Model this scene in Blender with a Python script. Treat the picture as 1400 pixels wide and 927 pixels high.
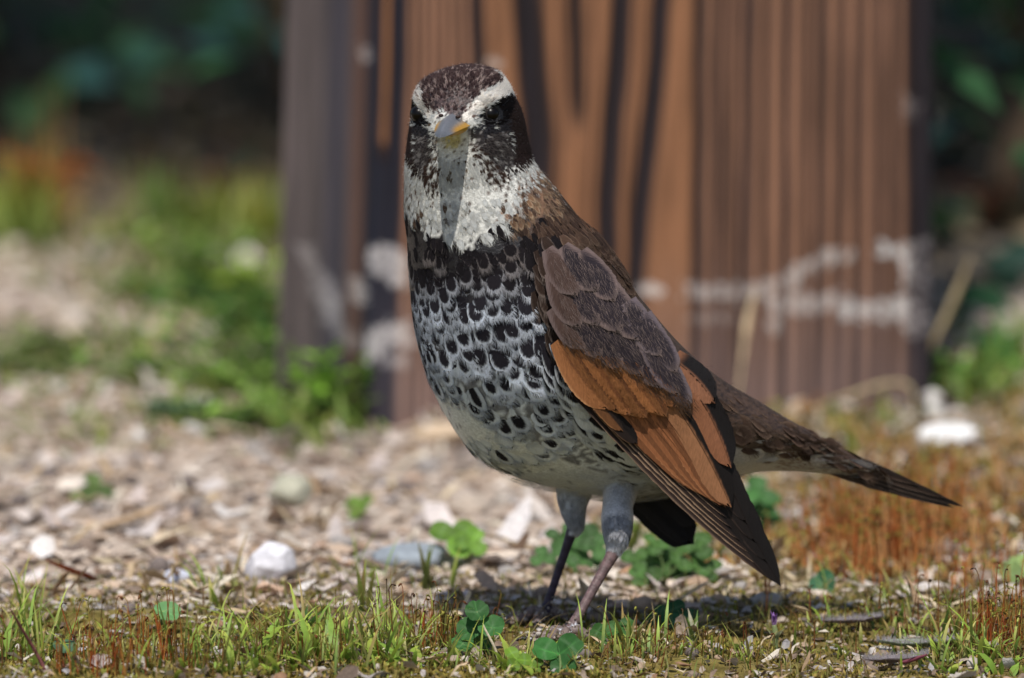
import bpy, bmesh, math
import numpy as np
from mathutils import Vector, Matrix

for o in list(bpy.data.objects):
    bpy.data.objects.remove(o, do_unlink=True)
S = bpy.context.scene
COL = S.collection
RNG = np.random.RandomState(11)

# ------------------------------------------------------------------ camera, sky, sun, exposure
F_PX, W_PX, H_PX = 12120.0, 1400.0, 927.0
DIST = 3.0
DEP_FEET = 0.14
CAM_H = DIST * math.tan(DEP_FEET)
DEP = DEP_FEET - (880 - H_PX / 2) / F_PX
CAM = np.array([0.0, -DIST, CAM_H])
FWD = np.array([0.0, math.cos(DEP), -math.sin(DEP)])
UPV = np.array([0.0, math.sin(DEP), math.cos(DEP)])

cam_d = bpy.data.cameras.new('camera')
cam = bpy.data.objects.new('camera', cam_d)
COL.objects.link(cam)
cam.location = CAM
cam.rotation_euler = (math.pi / 2 - DEP, 0, 0)
cam_d.sensor_width = 36.0
cam_d.lens = F_PX / W_PX * 36.0
cam_d.clip_start = 0.05
cam_d.clip_end = 2000
cam_d.dof.use_dof = True
cam_d.dof.focus_distance = 2.997
cam_d.dof.aperture_fstop = 9.6
S.camera = cam

SUN_EL, SUN_AZ = math.radians(61), math.radians(7)
sun_dir = Vector((-math.sin(SUN_AZ) * math.cos(SUN_EL), -math.cos(SUN_AZ) * math.cos(SUN_EL), math.sin(SUN_EL)))
world = bpy.data.worlds.new('World')
S.world = world
world.use_nodes = True
wn = world.node_tree
sky = wn.nodes.new('ShaderNodeTexSky')
sky.sky_type = 'NISHITA'
sky.sun_disc = False
sky.sun_elevation = SUN_EL
sky.sun_rotation = math.pi + SUN_AZ
wn.links.new(sky.outputs[0], wn.nodes['Background'].inputs[0])
wn.nodes['Background'].inputs[1].default_value = 0.108
sun_d = bpy.data.lights.new('sun', 'SUN')
sun_d.energy = 4.5
sun_d.angle = math.radians(0.5)
sun_d.color = (1.0, 0.95, 0.87)
sun = bpy.data.objects.new('sun', sun_d)
COL.objects.link(sun)
sun.rotation_euler = sun_dir.to_track_quat('Z', 'Y').to_euler()
sun.location = (0, 0, 5)
S.view_settings.view_transform = 'Standard'
S.view_settings.look = 'None'
S.view_settings.exposure = 0.0
S.view_settings.gamma = 1.0
S.render.engine = 'CYCLES'
S.cycles.use_denoising = True
S.cycles.max_bounces = 6
S.cycles.transparent_max_bounces = 8

# ------------------------------------------------------------------ photo geometry <-> world
def P(px, py, Y):
    """point on the view ray of photo pixel (px,py) at depth Y"""
    px, py, Y = np.broadcast_arrays(np.asarray(px, float), np.asarray(py, float), np.asarray(Y, float))
    a = (px - W_PX / 2) / F_PX
    b = (H_PX / 2 - py) / F_PX
    ray = FWD[None] + b.reshape(-1, 1) * UPV[None]
    ray = ray + np.array([1.0, 0, 0])[None] * a.reshape(-1, 1)
    t = (Y.reshape(-1) + DIST) / ray[:, 1]
    return (CAM[None] + ray * t[:, None]).reshape(px.shape + (3,))

def proj(p):
    q = np.asarray(p, float) - CAM
    z = q @ FWD
    return W_PX / 2 + F_PX * q[..., 0] / z, H_PX / 2 - F_PX * (q @ UPV) / z

def hash2(ix, iy, seed):
    h = (ix * 374761393 + iy * 668265263 + seed * 974711) & 0x7fffffff
    h = ((h ^ (h >> 13)) * 1274126177) & 0x7fffffff
    return ((h ^ (h >> 16)) & 0xffff) / 65535.0

def vnoise(x, y, seed=0):
    x = np.asarray(x, float); y = np.asarray(y, float)
    ix = np.floor(x).astype(np.int64); iy = np.floor(y).astype(np.int64)
    fx = x - ix; fy = y - iy
    fx = fx * fx * (3 - 2 * fx); fy = fy * fy * (3 - 2 * fy)
    a = hash2(ix, iy, seed); b = hash2(ix + 1, iy, seed); c = hash2(ix, iy + 1, seed); d = hash2(ix + 1, iy + 1, seed)
    return (a + (b - a) * fx) * (1 - fy) + (c + (d - c) * fx) * fy

def fbm(x, y, seed=0, n=3):
    s = 0; a = 0.5
    for k in range(n):
        s = s + a * vnoise(np.asarray(x) * 2 ** k, np.asarray(y) * 2 ** k, seed + k)
        a *= 0.5
    return s / (1 - 0.5 ** n)

def height(x, y):
    near = np.exp(-(np.maximum(0, np.abs(np.asarray(y) - 0.6) - 1.0)) ** 2)
    h = (fbm(np.asarray(x) * 9, np.asarray(y) * 7, 3) - 0.5) * 0.016 + (fbm(np.asarray(x) * 45, np.asarray(y) * 40, 5) - 0.5) * 0.006
    foot = np.exp(-((np.asarray(x) - 0.012) ** 2 + (np.asarray(y) - 0.02) ** 2) / 0.05 ** 2)
    return h * near * (1 - foot)

def G(px, py):
    """ground point seen at photo pixel"""
    px = np.atleast_1d(np.asarray(px, float)); py = np.atleast_1d(np.asarray(py, float))
    z = np.zeros_like(px)
    for k in range(4):
        b = (H_PX / 2 - py) / F_PX
        ry = FWD[1] + b * UPV[1]; rz = FWD[2] + b * UPV[2]
        t = (z - CAM_H) / rz
        x = (px - W_PX / 2) / F_PX * t; y = -DIST + ry * t
        z = height(x, y)
    return np.stack([x, y, z], -1)

def lin(c):
    c = np.asarray(c, float) / 255.0
    return np.where(c <= 0.04045, c / 12.92, ((c + 0.055) / 1.055) ** 2.4)

def inpoly(px, py, poly):
    px = np.asarray(px); py = np.asarray(py)
    r = np.zeros(px.shape, bool)
    n = len(poly)
    for i in range(n):
        x1, y1 = poly[i]; x2, y2 = poly[(i + 1) % n]
        if y1 == y2:
            continue
        c = ((y1 > py) != (y2 > py)) & (px < (x2 - x1) * (py - y1) / (y2 - y1) + x1)
        r ^= c
    return r

def sstep(a, b, x):
    t = np.clip((np.asarray(x, float) - a) / (b - a), 0, 1)
    return t * t * (3 - 2 * t)

# ------------------------------------------------------------------ mesh helpers
def build(name, V, faces, mat=None, parent=None, col=None, uv=None, smooth=True, link=True, nrm=None, colb=None, q=None):
    """faces: list of int arrays (n,3) or (n,4)"""
    me = bpy.data.meshes.new(name)
    V = np.asarray(V, np.float32).reshape(-1, 3)
    me.vertices.add(len(V))
    me.vertices.foreach_set('co', V.ravel())
    fl = [np.asarray(f, np.int32) for f in faces if len(f)]
    loops = np.concatenate([f.ravel() for f in fl])
    sizes = np.concatenate([np.full(len(f), f.shape[1], np.int32) for f in fl])
    starts = np.concatenate([[0], np.cumsum(sizes)[:-1]]).astype(np.int32)
    me.loops.add(len(loops))
    me.loops.foreach_set('vertex_index', loops)
    me.polygons.add(len(sizes))
    me.polygons.foreach_set('loop_start', starts)
    me.polygons.foreach_set('use_smooth', np.full(len(sizes), smooth, bool))
    if col is not None:
        col = np.asarray(col, np.float32)
        c4 = np.ones((len(V), 4), np.float32); c4[:, :3] = col.reshape(-1, 3)
        a = me.color_attributes.new('Col', 'FLOAT_COLOR', 'POINT')
        a.data.foreach_set('color', c4.ravel())
    if colb is not None:
        c4 = np.ones((len(V), 4), np.float32); c4[:, :3] = np.asarray(colb, np.float32).reshape(-1, 3)
        a = me.color_attributes.new('ColB', 'FLOAT_COLOR', 'POINT'); a.data.foreach_set('color', c4.ravel())
        a = me.attributes.new('rim', 'FLOAT', 'POINT'); a.data.foreach_set('value', np.asarray(q, np.float32).ravel())
    if uv is not None:
        a = me.attributes.new('fuv', 'FLOAT2', 'POINT')
        a.data.foreach_set('vector', np.asarray(uv, np.float32).ravel())
    me.update(calc_edges=True)
    if nrm is None: me.validate()
    else: me.normals_split_custom_set_from_vertices(np.asarray(nrm, np.float32).reshape(-1, 3).tolist())
    if mat:
        me.materials.append(mat)
    o = bpy.data.objects.new(name, me)
    if link:
        COL.objects.link(o)
    return setp(o, parent)

def setp(o, parent):
    """parent o, whose vertices are in world space, without moving it"""
    if parent is not None:
        o.parent = parent
        if parent.type == 'EMPTY':
            o.matrix_parent_inverse = Matrix.Translation(parent.location).inverted()
    return o

def empty(name, loc):
    o = bpy.data.objects.new(name, None)
    o.empty_display_size = 0.01
    o.location = loc
    COL.objects.link(o)
    return o

def tag(o, label=None, cat=None, group=None, kind=None):
    if label: o['label'] = label
    if cat: o['category'] = cat
    if group: o['group'] = group
    if kind: o['kind'] = kind
    return o

class MB:
    def __init__(self):
        self.V = []; self.F3 = []; self.F4 = []; self.C = []; self.U = []; self.N = []; self.B = []; self.Q = []; self.n = 0
    def add(self, V, faces, col=None, uv=None, nrm=None, colb=None, q=None):
        V = np.asarray(V, float).reshape(-1, 3)
        for f in faces:
            f = np.asarray(f, int)
            if len(f):
                (self.F3 if f.shape[1] == 3 else self.F4).append(f + self.n)
        self.V.append(V)
        c = np.ones((len(V), 3)) * 0.5 if col is None else np.broadcast_to(np.asarray(col, float), (len(V), 3))
        self.C.append(c)
        self.B.append(c if colb is None else np.asarray(colb, float).reshape(-1, 3)); self.Q.append(np.zeros(len(V)) if q is None else np.asarray(q, float).ravel())
        self.U.append(np.zeros((len(V), 2)) if uv is None else np.asarray(uv, float).reshape(-1, 2))
        if nrm is not None: self.N.append(np.asarray(nrm, float).reshape(-1, 3))
        self.n += len(V)
        return self
    def build(self, name, mat, parent=None, smooth=True):
        fs = []
        if self.F3: fs.append(np.concatenate(self.F3))
        if self.F4: fs.append(np.concatenate(self.F4))
        o = build(name, np.concatenate(self.V), fs, mat, None, np.concatenate(self.C), np.concatenate(self.U), smooth, nrm=np.concatenate(self.N) if self.N else None, colb=np.concatenate(self.B), q=np.concatenate(self.Q))
        return setp(o, parent)

def grid_faces(nr, nc, wrap=False):
    r = np.arange(nr - 1)[:, None]; c = np.arange(nc if wrap else nc - 1)[None]
    c2 = (c + 1) % nc
    return np.stack(np.broadcast_arrays(r * nc + c, r * nc + c2, (r + 1) * nc + c2, (r + 1) * nc + c), -1).reshape(-1, 4)

def catmull(A, t):
    A = np.asarray(A, float); n = len(A)
    t = np.clip(np.asarray(t, float), 0, n - 1 - 1e-9)
    i = np.floor(t).astype(int); f = (t - i)
    sh = (slice(None),) + (None,) * (A.ndim - 1)
    f = f[sh] if A.ndim > 1 else f
    p0 = A[np.clip(i - 1, 0, n - 1)]; p1 = A[i]; p2 = A[np.clip(i + 1, 0, n - 1)]; p3 = A[np.clip(i + 2, 0, n - 1)]
    return 0.5 * (2 * p1 + (p2 - p0) * f + (2 * p0 - 5 * p1 + 4 * p2 - p3) * f ** 2 + (3 * p1 - p0 - 3 * p2 + p3) * f ** 3)

def tube(pts, rad, ns=10, sub=6, caps=True, ell=None):
    """smooth tapered tube through pts; returns V, faces, t-param"""
    pts = np.asarray(pts, float); rad = np.asarray(rad, float)
    m = (len(pts) - 1) * sub + 1
    t = np.linspace(0, len(pts) - 1, m)
    C = catmull(pts, t); R = np.maximum(catmull(rad, t), 1e-6)
    T = np.gradient(C, axis=0); T /= np.linalg.norm(T, axis=1)[:, None] + 1e-12
    ref = np.array([0.31, 0.9, 0.11])
    N = np.cross(T, ref); N /= np.linalg.norm(N, axis=1)[:, None] + 1e-12
    B = np.cross(T, N)
    a = np.arange(ns) / ns * 2 * np.pi
    V = C[:, None] + R[:, None, None] * (np.cos(a)[None, :, None] * N[:, None] + np.sin(a)[None, :, None] * B[:, None])
    F = [grid_faces(m, ns, True)]
    V = V.reshape(-1, 3)
    tt = np.repeat(t, ns)
    if caps:
        k = len(V)
        V = np.concatenate([V, C[:1], C[-1:]]); tt = np.concatenate([tt, t[:1], t[-1:]])
        i = np.arange(ns); j = (i + 1) % ns
        F.append(np.stack([np.full(ns, k), j, i], -1)); b = (m - 1) * ns
        F.append(np.stack([np.full(ns, k + 1), b + i, b + j], -1))
    return V, F, tt

_ico = None
def ico(sub=2):
    bm = bmesh.new(); bmesh.ops.create_icosphere(bm, subdivisions=sub, radius=1)
    V = np.array([v.co[:] for v in bm.verts]); F = np.array([[v.index for v in f.verts] for f in bm.faces]); bm.free()
    return V, F

# ------------------------------------------------------------------ materials
def new_mat(name):
    m = bpy.data.materials.new(name); m.use_nodes = True
    nt = m.node_tree; b = nt.nodes['Principled BSDF']
    return m, nt, b

def math_node(nt, op, a, b=None):
    n = nt.nodes.new('ShaderNodeMath'); n.operation = op
    for i, x in enumerate((a, b)):
        if x is None: continue
        if isinstance(x, (int, float)): n.inputs[i].default_value = x
        else: nt.links.new(x, n.inputs[i])
    return n.outputs[0]

def mulcol(nt, col, fac):
    n = nt.nodes.new('ShaderNodeVectorMath'); n.operation = 'SCALE'
    nt.links.new(col, n.inputs[0]); nt.links.new(fac, n.inputs['Scale'])
    return n.outputs[0]

def remap(nt, x, a, b, c, d):
    n = nt.nodes.new('ShaderNodeMapRange')
    nt.links.new(x, n.inputs[0])
    for i, v in enumerate((a, b, c, d)): n.inputs[i + 1].default_value = v
    return n.outputs[0]

def noise(nt, vec, scale, detail=3, rough=0.55):
    n = nt.nodes.new('ShaderNodeTexNoise')
    if vec is not None: nt.links.new(vec, n.inputs['Vector'])
    n.inputs['Scale'].default_value = scale; n.inputs['Detail'].default_value = detail; n.inputs['Roughness'].default_value = rough
    return n.outputs['Fac']

def bump(nt, b, h, strength, dist):
    n = nt.nodes.new('ShaderNodeBump'); n.inputs['Strength'].default_value = strength; n.inputs['Distance'].default_value = dist
    nt.links.new(h, n.inputs['Height']); nt.links.new(n.outputs[0], b.inputs['Normal'])

def mat_vcol(name, rough=0.7, spec=0.3, nscale=0, namp=0.3, bscale=0, bdist=0.0005, trans=0.0, sheen=0.0):
    m, nt, b = new_mat(name)
    at = nt.nodes.new('ShaderNodeAttribute'); at.attribute_name = 'Col'
    c = at.outputs['Color']
    geo = nt.nodes.new('ShaderNodeNewGeometry').outputs['Position']
    if nscale:
        f = noise(nt, geo, nscale, 4)
        c = mulcol(nt, c, remap(nt, f, 0.3, 0.7, 1 - namp, 1 + namp))
    nt.links.new(c, b.inputs['Base Color'])
    b.inputs['Roughness'].default_value = rough
    b.inputs['Specular IOR Level'].default_value = spec
    b.inputs['Sheen Weight'].default_value = sheen
    if bscale:
        bump(nt, b, noise(nt, geo, bscale, 4), 0.8, bdist)
    if trans:
        tr = nt.nodes.new('ShaderNodeBsdfTranslucent'); nt.links.new(c, tr.inputs[0])
        mx = nt.nodes.new('ShaderNodeMixShader'); mx.inputs[0].default_value = trans
        nt.links.new(b.outputs[0], mx.inputs[1]); nt.links.new(tr.outputs[0], mx.inputs[2])
        nt.links.new(mx.outputs[0], nt.nodes['Material Output'].inputs['Surface'])
    return m

def mat_feather(name, rough=0.62, amp=0.27, spec=0.16, freq=4.0, sheen=0.03):
    """vertex colour broken up by barbs that run obliquely off the shaft (fuv in millimetres)"""
    m, nt, b = new_mat(name)
    at = nt.nodes.new('ShaderNodeAttribute'); at.attribute_name = 'Col'
    uv = nt.nodes.new('ShaderNodeAttribute'); uv.attribute_name = 'fuv'
    sep = nt.nodes.new('ShaderNodeSeparateXYZ'); nt.links.new(uv.outputs['Vector'], sep.inputs[0])
    au = math_node(nt, 'ABSOLUTE', sep.outputs[0])
    q = math_node(nt, 'SUBTRACT', sep.outputs[1], math_node(nt, 'MULTIPLY', au, 1.1))
    oi = nt.nodes.new('ShaderNodeObjectInfo')
    cb = nt.nodes.new('ShaderNodeCombineXYZ')
    nt.links.new(math_node(nt, 'MULTIPLY', q, freq), cb.inputs[0])
    nt.links.new(math_node(nt, 'MULTIPLY', sep.outputs[0], 0.45), cb.inputs[1])
    nt.links.new(math_node(nt, 'MULTIPLY', oi.outputs['Random'], 37.0), cb.inputs[2])
    f = noise(nt, cb.outputs[0], 1.0, 3, 0.7)
    # the pale fringe begins where 'rim' passes 1; single barbs carry it further in or out
    cb2 = nt.nodes.new('ShaderNodeCombineXYZ')
    nt.links.new(math_node(nt, 'MULTIPLY', q, freq * 1.7), cb2.inputs[0])
    nt.links.new(math_node(nt, 'MULTIPLY', sep.outputs[0], 0.5), cb2.inputs[1])
    nt.links.new(math_node(nt, 'MULTIPLY', oi.outputs['Random'], 91.0), cb2.inputs[2])
    f2 = noise(nt, cb2.outputs[0], 1.0, 2, 0.6)
    rim = nt.nodes.new('ShaderNodeAttribute'); rim.attribute_name = 'rim'
    cbn = nt.nodes.new('ShaderNodeAttribute'); cbn.attribute_name = 'ColB'
    rr = math_node(nt, 'ADD', rim.outputs['Fac'], math_node(nt, 'MULTIPLY', math_node(nt, 'SUBTRACT', f2, 0.5), 1.05))
    mixr = nt.nodes.new('ShaderNodeMix'); mixr.data_type = 'RGBA'
    nt.links.new(remap(nt, rr, 0.84, 1.16, 0, 1), mixr.inputs['Factor'])
    nt.links.new(at.outputs['Color'], mixr.inputs['A']); nt.links.new(cbn.outputs['Color'], mixr.inputs['B'])
    c = mulcol(nt, mixr.outputs['Result'], remap(nt, f, 0.28, 0.72, 1 - amp, 1 + amp))
    nt.links.new(c, b.inputs['Base Color'])
    b.inputs['Roughness'].default_value = rough
    b.inputs['Specular IOR Level'].default_value = spec
    b.inputs['Sheen Weight'].default_value = sheen
    b.inputs['Sheen Roughness'].default_value = 0.5
    bump(nt, b, f, 0.5, 0.0002)
    return m

M_FEATHER = mat_feather('vane_feather')
M_DOWN = mat_feather('body_feather', 0.85, 0.26, 0.05, 4.0, 0.0)
_b = M_DOWN.node_tree.nodes['Principled BSDF']
_b.inputs['Subsurface Weight'].default_value = .45
_b.inputs['Subsurface Radius'].default_value = (1.0, .85, .7)
_b.inputs['Subsurface Scale'].default_value = .0028
M_SKIN = mat_vcol('bird_skin', 0.85, 0.15, 900, 0.25)

# ================================================================== THE BIRD
MM = 0.001
PXM = 3.0 / F_PX * 1.0            # metres per photo pixel at the bird
# ladder of body sections: left px, right px, centre depth Y, half depth
LAD = [
    ((629, 89), (650, 88.5), .012, .0025),
    ((600, 97), (676, 95), .012, .0105),
    ((577, 111), (691, 108), .011, .0155),
    ((566, 132), (703, 131), .010, .0180),
    ((563, 160), (714, 158), .009, .0190),
    ((558, 195), (722, 195), .009, .0195),
    ((554, 232), (731, 222), .009, .0205),
    ((553, 275), (764, 262), .011, .0235),
    ((556, 325), (802, 312), .013, .0280),
    ((559, 380), (836, 360), .015, .0325),
    ((564, 435), (878, 410), .017, .0355),
    ((577, 495), (922, 462), .020, .0370),
    ((602, 555), (962, 500), .024, .0370),
    ((640, 612), (1000, 527), .029, .0350),
    ((690, 645), (1035, 547), .034, .0320),
    ((750, 664), (1066, 566), .038, .0290),
    ((820, 678), (1092, 581), .042, .0255),
    ((890, 677), (1112, 592), .046, .0215),
    ((960, 660), (1128, 601), .049, .0175),
    ((1035, 646), (1143, 609), .052, .0125),
    ((1095, 645), (1160, 619), .053, .0085),
    ((1140, 649), (1178, 629), .054, .0050),
    ((1175, 650), (1190, 637), .055, .0020),
]
LL = np.array([a[0] for a in LAD], float); RR = np.array([a[1] for a in LAD], float)
YC = np.array([a[2] for a in LAD]); BD = np.array([a[3] for a in LAD])
NT = len(LAD) - 1

def surf(t, th):
    """body surface; th in radians, sin>0 faces the camera"""
    t, th = np.broadcast_arrays(np.asarray(t, float), np.asarray(th, float))
    sh = t.shape; t = t.ravel(); th = th.ravel()
    L = catmull(LL, t); R = catmull(RR, t); yc = catmull(YC, t); b = np.maximum(catmull(BD, t), .0005)
    c = (L + R) / 2; e = (R - L) / 2
    ct, st = np.cos(th), np.sin(th)
    px = c[:, 0] + e[:, 0] * ct; py = c[:, 1] + e[:, 1] * ct
    fr = np.clip(st, 0, 1) ** 0.5
    Y = yc - b * st
    def g(cx, cy, s, sy=None):
        return np.exp(-((px - cx) / s) ** 2 - ((py - cy) / (sy or s)) ** 2) * fr
    Y = Y - .0050 * g(617, 168, 26, 24) - .0012 * g(675, 195, 22) - .0012 * g(583, 195, 18)
    Y = Y + .0016 * g(668, 157, 15, 9) + .0016 * g(578, 157, 11, 9) - .0010 * g(668, 136, 24, 8) - .0010 * g(582, 136, 18, 8)
    # slight unevenness of the plumage
    Y = Y + (fbm(px / 30, py / 30, 21) - .5) * .0012 * fr * sstep(230, 330, py)
    return P(px, py, Y).reshape(sh + (3,))

def surf_frame(t, th):
    p = surf(t, th)
    dt = surf(np.clip(t + .02, 0, NT), th) - surf(np.clip(t - .02, 0, NT), th)
    dh = surf(t, th + .01) - surf(t, th - .01)
    n = np.cross(dh, dt); n /= np.linalg.norm(n, axis=-1)[..., None] + 1e-15
    d = dt / (np.linalg.norm(dt, axis=-1)[..., None] + 1e-15)
    return p, d, n

# orientation check: normal at the breast must face the camera
_p, _d, _n = surf_frame(np.array([9.0]), np.array([math.pi / 2]))
NSGN = 1.0 if _n[0] @ (CAM - _p[0]) > 0 else -1.0

# ---------- plumage colours (the bird's own pattern, in photo pixel coordinates of the side it shows)
CROWN = [(563, 128), (574, 108), (600, 90), (640, 84), (665, 90), (682, 104), (687, 110), (677, 117), (650, 131), (641, 144), (632, 158), (622, 162), (606, 152), (597, 164), (590, 150), (583, 142), (580, 128), (572, 122)]
SUPR = [(682, 114), (668, 127), (652, 134), (643, 146), (631, 157), (632, 163), (643, 163), (657, 148), (677, 137), (692, 129), (699, 122), (693, 106), (686, 106)]
SUPL = [(573, 109), (563, 124), (569, 140), (580, 152), (591, 165), (598, 161), (591, 151), (582, 142), (577, 129), (573, 124)]
MASKR = [(646, 161), (661, 148), (680, 138), (697, 128), (701, 140), (692, 160), (676, 171), (655, 172)]
MASKL = [(560, 132), (568, 140), (579, 152), (591, 168), (588, 173), (571, 170), (560, 158)]
EARR = [(686, 172), (693, 156), (701, 132), (712, 140), (722, 165), (728, 205), (722, 218), (707, 226), (690, 232), (697, 208), (696, 184)]
EARL = [(552, 160), (564, 160), (569, 175), (570, 205), (577, 232), (571, 232), (560, 218), (553, 205)]
CHKR = [(638, 178), (655, 182), (672, 180), (692, 181), (698, 208), (689, 232), (674, 223), (659, 206), (647, 196)]
CHKL = [(571, 182), (596, 184), (598, 206), (587, 220), (577, 234), (570, 208)]
GREYR = [(650, 171), (676, 170), (692, 162), (690, 182), (672, 181), (655, 182), (640, 179)]
GREYL = [(564, 168), (590, 172), (598, 186), (571, 184)]
MALR = [(640, 196), (650, 196), (668, 216), (690, 230), (690, 256), (674, 256), (660, 238), (648, 216)]
MALL = [(576, 226), (588, 206), (598, 200), (602, 226), (603, 252), (590, 260), (578, 250)]
CHIN = [(602, 184), (632, 186), (626, 202), (612, 203)]
SIDEN = [(728, 226), (745, 232), (800, 290), (850, 350), (800, 345), (745, 335), (705, 318), (690, 296), (712, 268), (727, 250)]
BROWNK = [(745, 228), (900, 400), (1010, 500), (1200, 610), (1215, 660), (1150, 640), (1095, 615), (1000, 612), (930, 560), (850, 440), (790, 360), (745, 335), (700, 320), (720, 300), (765, 290)]

def paint(px, py, back, rng, dt):
    """centre colour, fringe colour, size of the dark centre (sRGB 0-255) for feathers at px,py"""
    n = len(px)
    jx = px + rng.normal(0, 1.6, n); jy = py + rng.normal(0, 1.6, n)
    r = rng.rand(n)
    C = np.tile([194., 193., 188.], (n, 1)); E = np.tile([206., 205., 199.], (n, 1)); ds = np.zeros(n)
    soft = fbm(px / 14, py / 14, 77)
    def put(m, c, e=None, d=None):
        C[m] = c; E[m] = c if e is None else e
        if d is not None: ds[m] = d if np.isscalar(d) else d[m]
    # throat and bib
    thr = (py < 335)
    put(thr & (r < .10) & (py < 235) & (np.abs(px - 620) < 30), [92, 78, 64])
    put(inpoly(jx, jy, MALR) & (r < .70), [58, 44, 38]); put(inpoly(jx, jy, MALL) & (r < .70), [58, 44, 38])
    put((py > 240) & (py < 320) & (r < .05 + .25 * sstep(660, 740, px) + .2 * sstep(585, 560, px)), [88, 70, 58])
    put(inpoly(jx, jy, CHIN), [176, 166, 120], [196, 188, 150])
    # buff and brown side of the neck
    sd = inpoly(px + rng.normal(0, 7, n), py + rng.normal(0, 7, n), SIDEN)
    put(sd, [118, 90, 70], [150, 124, 100], .6)
    put(sd & (r < .35), [66, 50, 42], [128, 104, 86], .7)
    # breast: dark band, scallops, spots
    edge = np.interp(px, [553, 575, 600, 620, 645, 665, 690, 720, 760], [282, 306, 322, 336, 336, 322, 308, 300, 292])
    edge = edge + rng.normal(0, 7, n) + (soft - .5) * 16
    br = (py > edge) & (py > 270)
    dsz = np.interp(py, [300, 372, 395, 430, 470, 500, 530, 560, 600, 660], [1.35, 1.30, 1.02, .84, .80, .74, .60, .48, .42, .40])
    left = np.interp(px, [560, 620, 680, 760], [62, 48, 20, 0])
    dsz = np.interp(py + left * sstep(400, 470, py), [300, 372, 395, 430, 470, 500, 530, 560, 600, 660], [1.5, 1.45, 1.14, .98, .90, .82, .66, .52, .47, .44])
    dsz = dsz * rng.uniform(.84, 1.12, n); dsz = np.where((py < 400) & (py > 345) & (rng.rand(n) < .25), .92, dsz)
    lo = sstep(530, 600, py + left)
    dsz[(rng.rand(n) < .40 * lo)] = 0
    belly = inpoly(px, py, [(560, 530), (600, 540), (650, 570), (700, 600), (760, 625), (830, 650), (900, 700), (700, 700), (560, 600)])
    dsz[belly & (rng.rand(n) < .93)] = 0
    fr = np.array([204., 210., 221.])
    k = sstep(340, 420, py)[:, None]
    Ebr = (1 - k) * np.array([104., 95., 92.]) + k * fr
    m = br
    C[m] = np.stack([np.interp(py, [370, 420], [27, 38]), np.interp(py, [370, 420], [24, 36]), np.interp(py, [370, 420], [26, 42])], -1)[m]; E[m] = Ebr[m]; ds[m] = dsz[m]
    w = m & (dsz == 0)
    C[w] = E[w] = [216, 222, 231]
    gp = belly & w
    C[gp] = E[gp] = [216, 220, 224]
    rb = m & (px > 735) & (py < 480) & (rng.rand(n) < .6)
    C[rb] = [50, 39, 34]; E[rb] = [104, 92, 86]; ds[rb] = .9
    # back, rump, tail coverts
    bk = inpoly(px + rng.normal(0, 4, n), py + rng.normal(0, 4, n), BROWNK) | (back & (py > 235) & (px > np.interp(py, [235, 400, 600], [590, 640, 700])))
    put(bk, [70, 54, 45], [96, 78, 66], .75)
    put(bk & (r < .3), [50, 38, 33], [88, 70, 60], .8)
    und = (px > 940) & (py > np.interp(px, [940, 1000, 1095, 1150, 1200], [600, 612, 618, 634, 650])) & ~(back & (py < 600))
    put(und, [170, 166, 168], [180, 176, 176], 0)
    put(und & (r < .35) & (px > 1060), [120, 98, 88], [168, 154, 146], .9)
    put(br & (px > 940) & ~und & ~bk, [72, 56, 47], [96, 78, 66], .75)
    # head
    hd = (py < 262) & (px < 760)
    cr = inpoly(jx, jy, CROWN) | (back & (py < 240)) | ((py < 98) & hd)
    put(cr, [46, 35, 36], [78, 62, 60], .9)
    put(cr & (r < .20), [84, 68, 66], [146, 128, 122], .5)
    put(cr & (r > .7), [36, 27, 29], [60, 46, 46], .95)
    fh = cr & (px > 596) & (px < 640) & (py > 125)
    put(fh & (r < .45), [78, 62, 62], [128, 110, 106], .6)
    for pl in (SUPR, SUPL):
        mm_ = inpoly(jx, jy, pl) & ~back
        put(mm_, [218, 210, 200], [232, 226, 218], 0); put(mm_ & (r < .08), [120, 100, 92])
    for pl in (GREYR, GREYL):
        mm_ = inpoly(jx, jy, pl) & ~back
        put(mm_, [28, 26, 29], [52, 51, 55], .9)
    for pl in (CHKR, CHKL):
        mm_ = inpoly(jx, jy, pl) & ~back
        put(mm_, [118, 113, 111], [134, 129, 126], 0); put(mm_ & (r < .80), [38, 33, 34], [78, 72, 71], .85)
    for pl in (EARR, EARL):
        mm_ = inpoly(jx, jy, pl) & ~back
        put(mm_, [36, 28, 27], [52, 42, 40], .9)
    for pl in (MASKR, MASKL):
        mm_ = inpoly(px, py, pl) & ~back
        put(mm_, [13, 11, 12], [22, 19, 20], 1.2)
    nape = back & (py < 262) & (py >= 235)
    put(nape, [76, 58, 50], [100, 82, 72], .7)
    v = np.where(ds[:, None] > 0, rng.uniform(.88, 1.10, (n, 1)), rng.uniform(.965, 1.03, (n, 1)))
    return np.clip(C * v, 0, 255), np.clip(E * v, 0, 255), ds

WING_POLY = [(758, 350), (790, 342), (840, 372), (900, 450), (960, 530), (1000, 620), (1005, 660), (930, 690), (880, 640), (810, 570), (764, 490), (772, 440)]

bird = empty('bird', (0.012, 0.02, 0.0))
tag(bird, 'spotted brown and white thrush standing on the ground facing the camera', 'bird')

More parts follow.
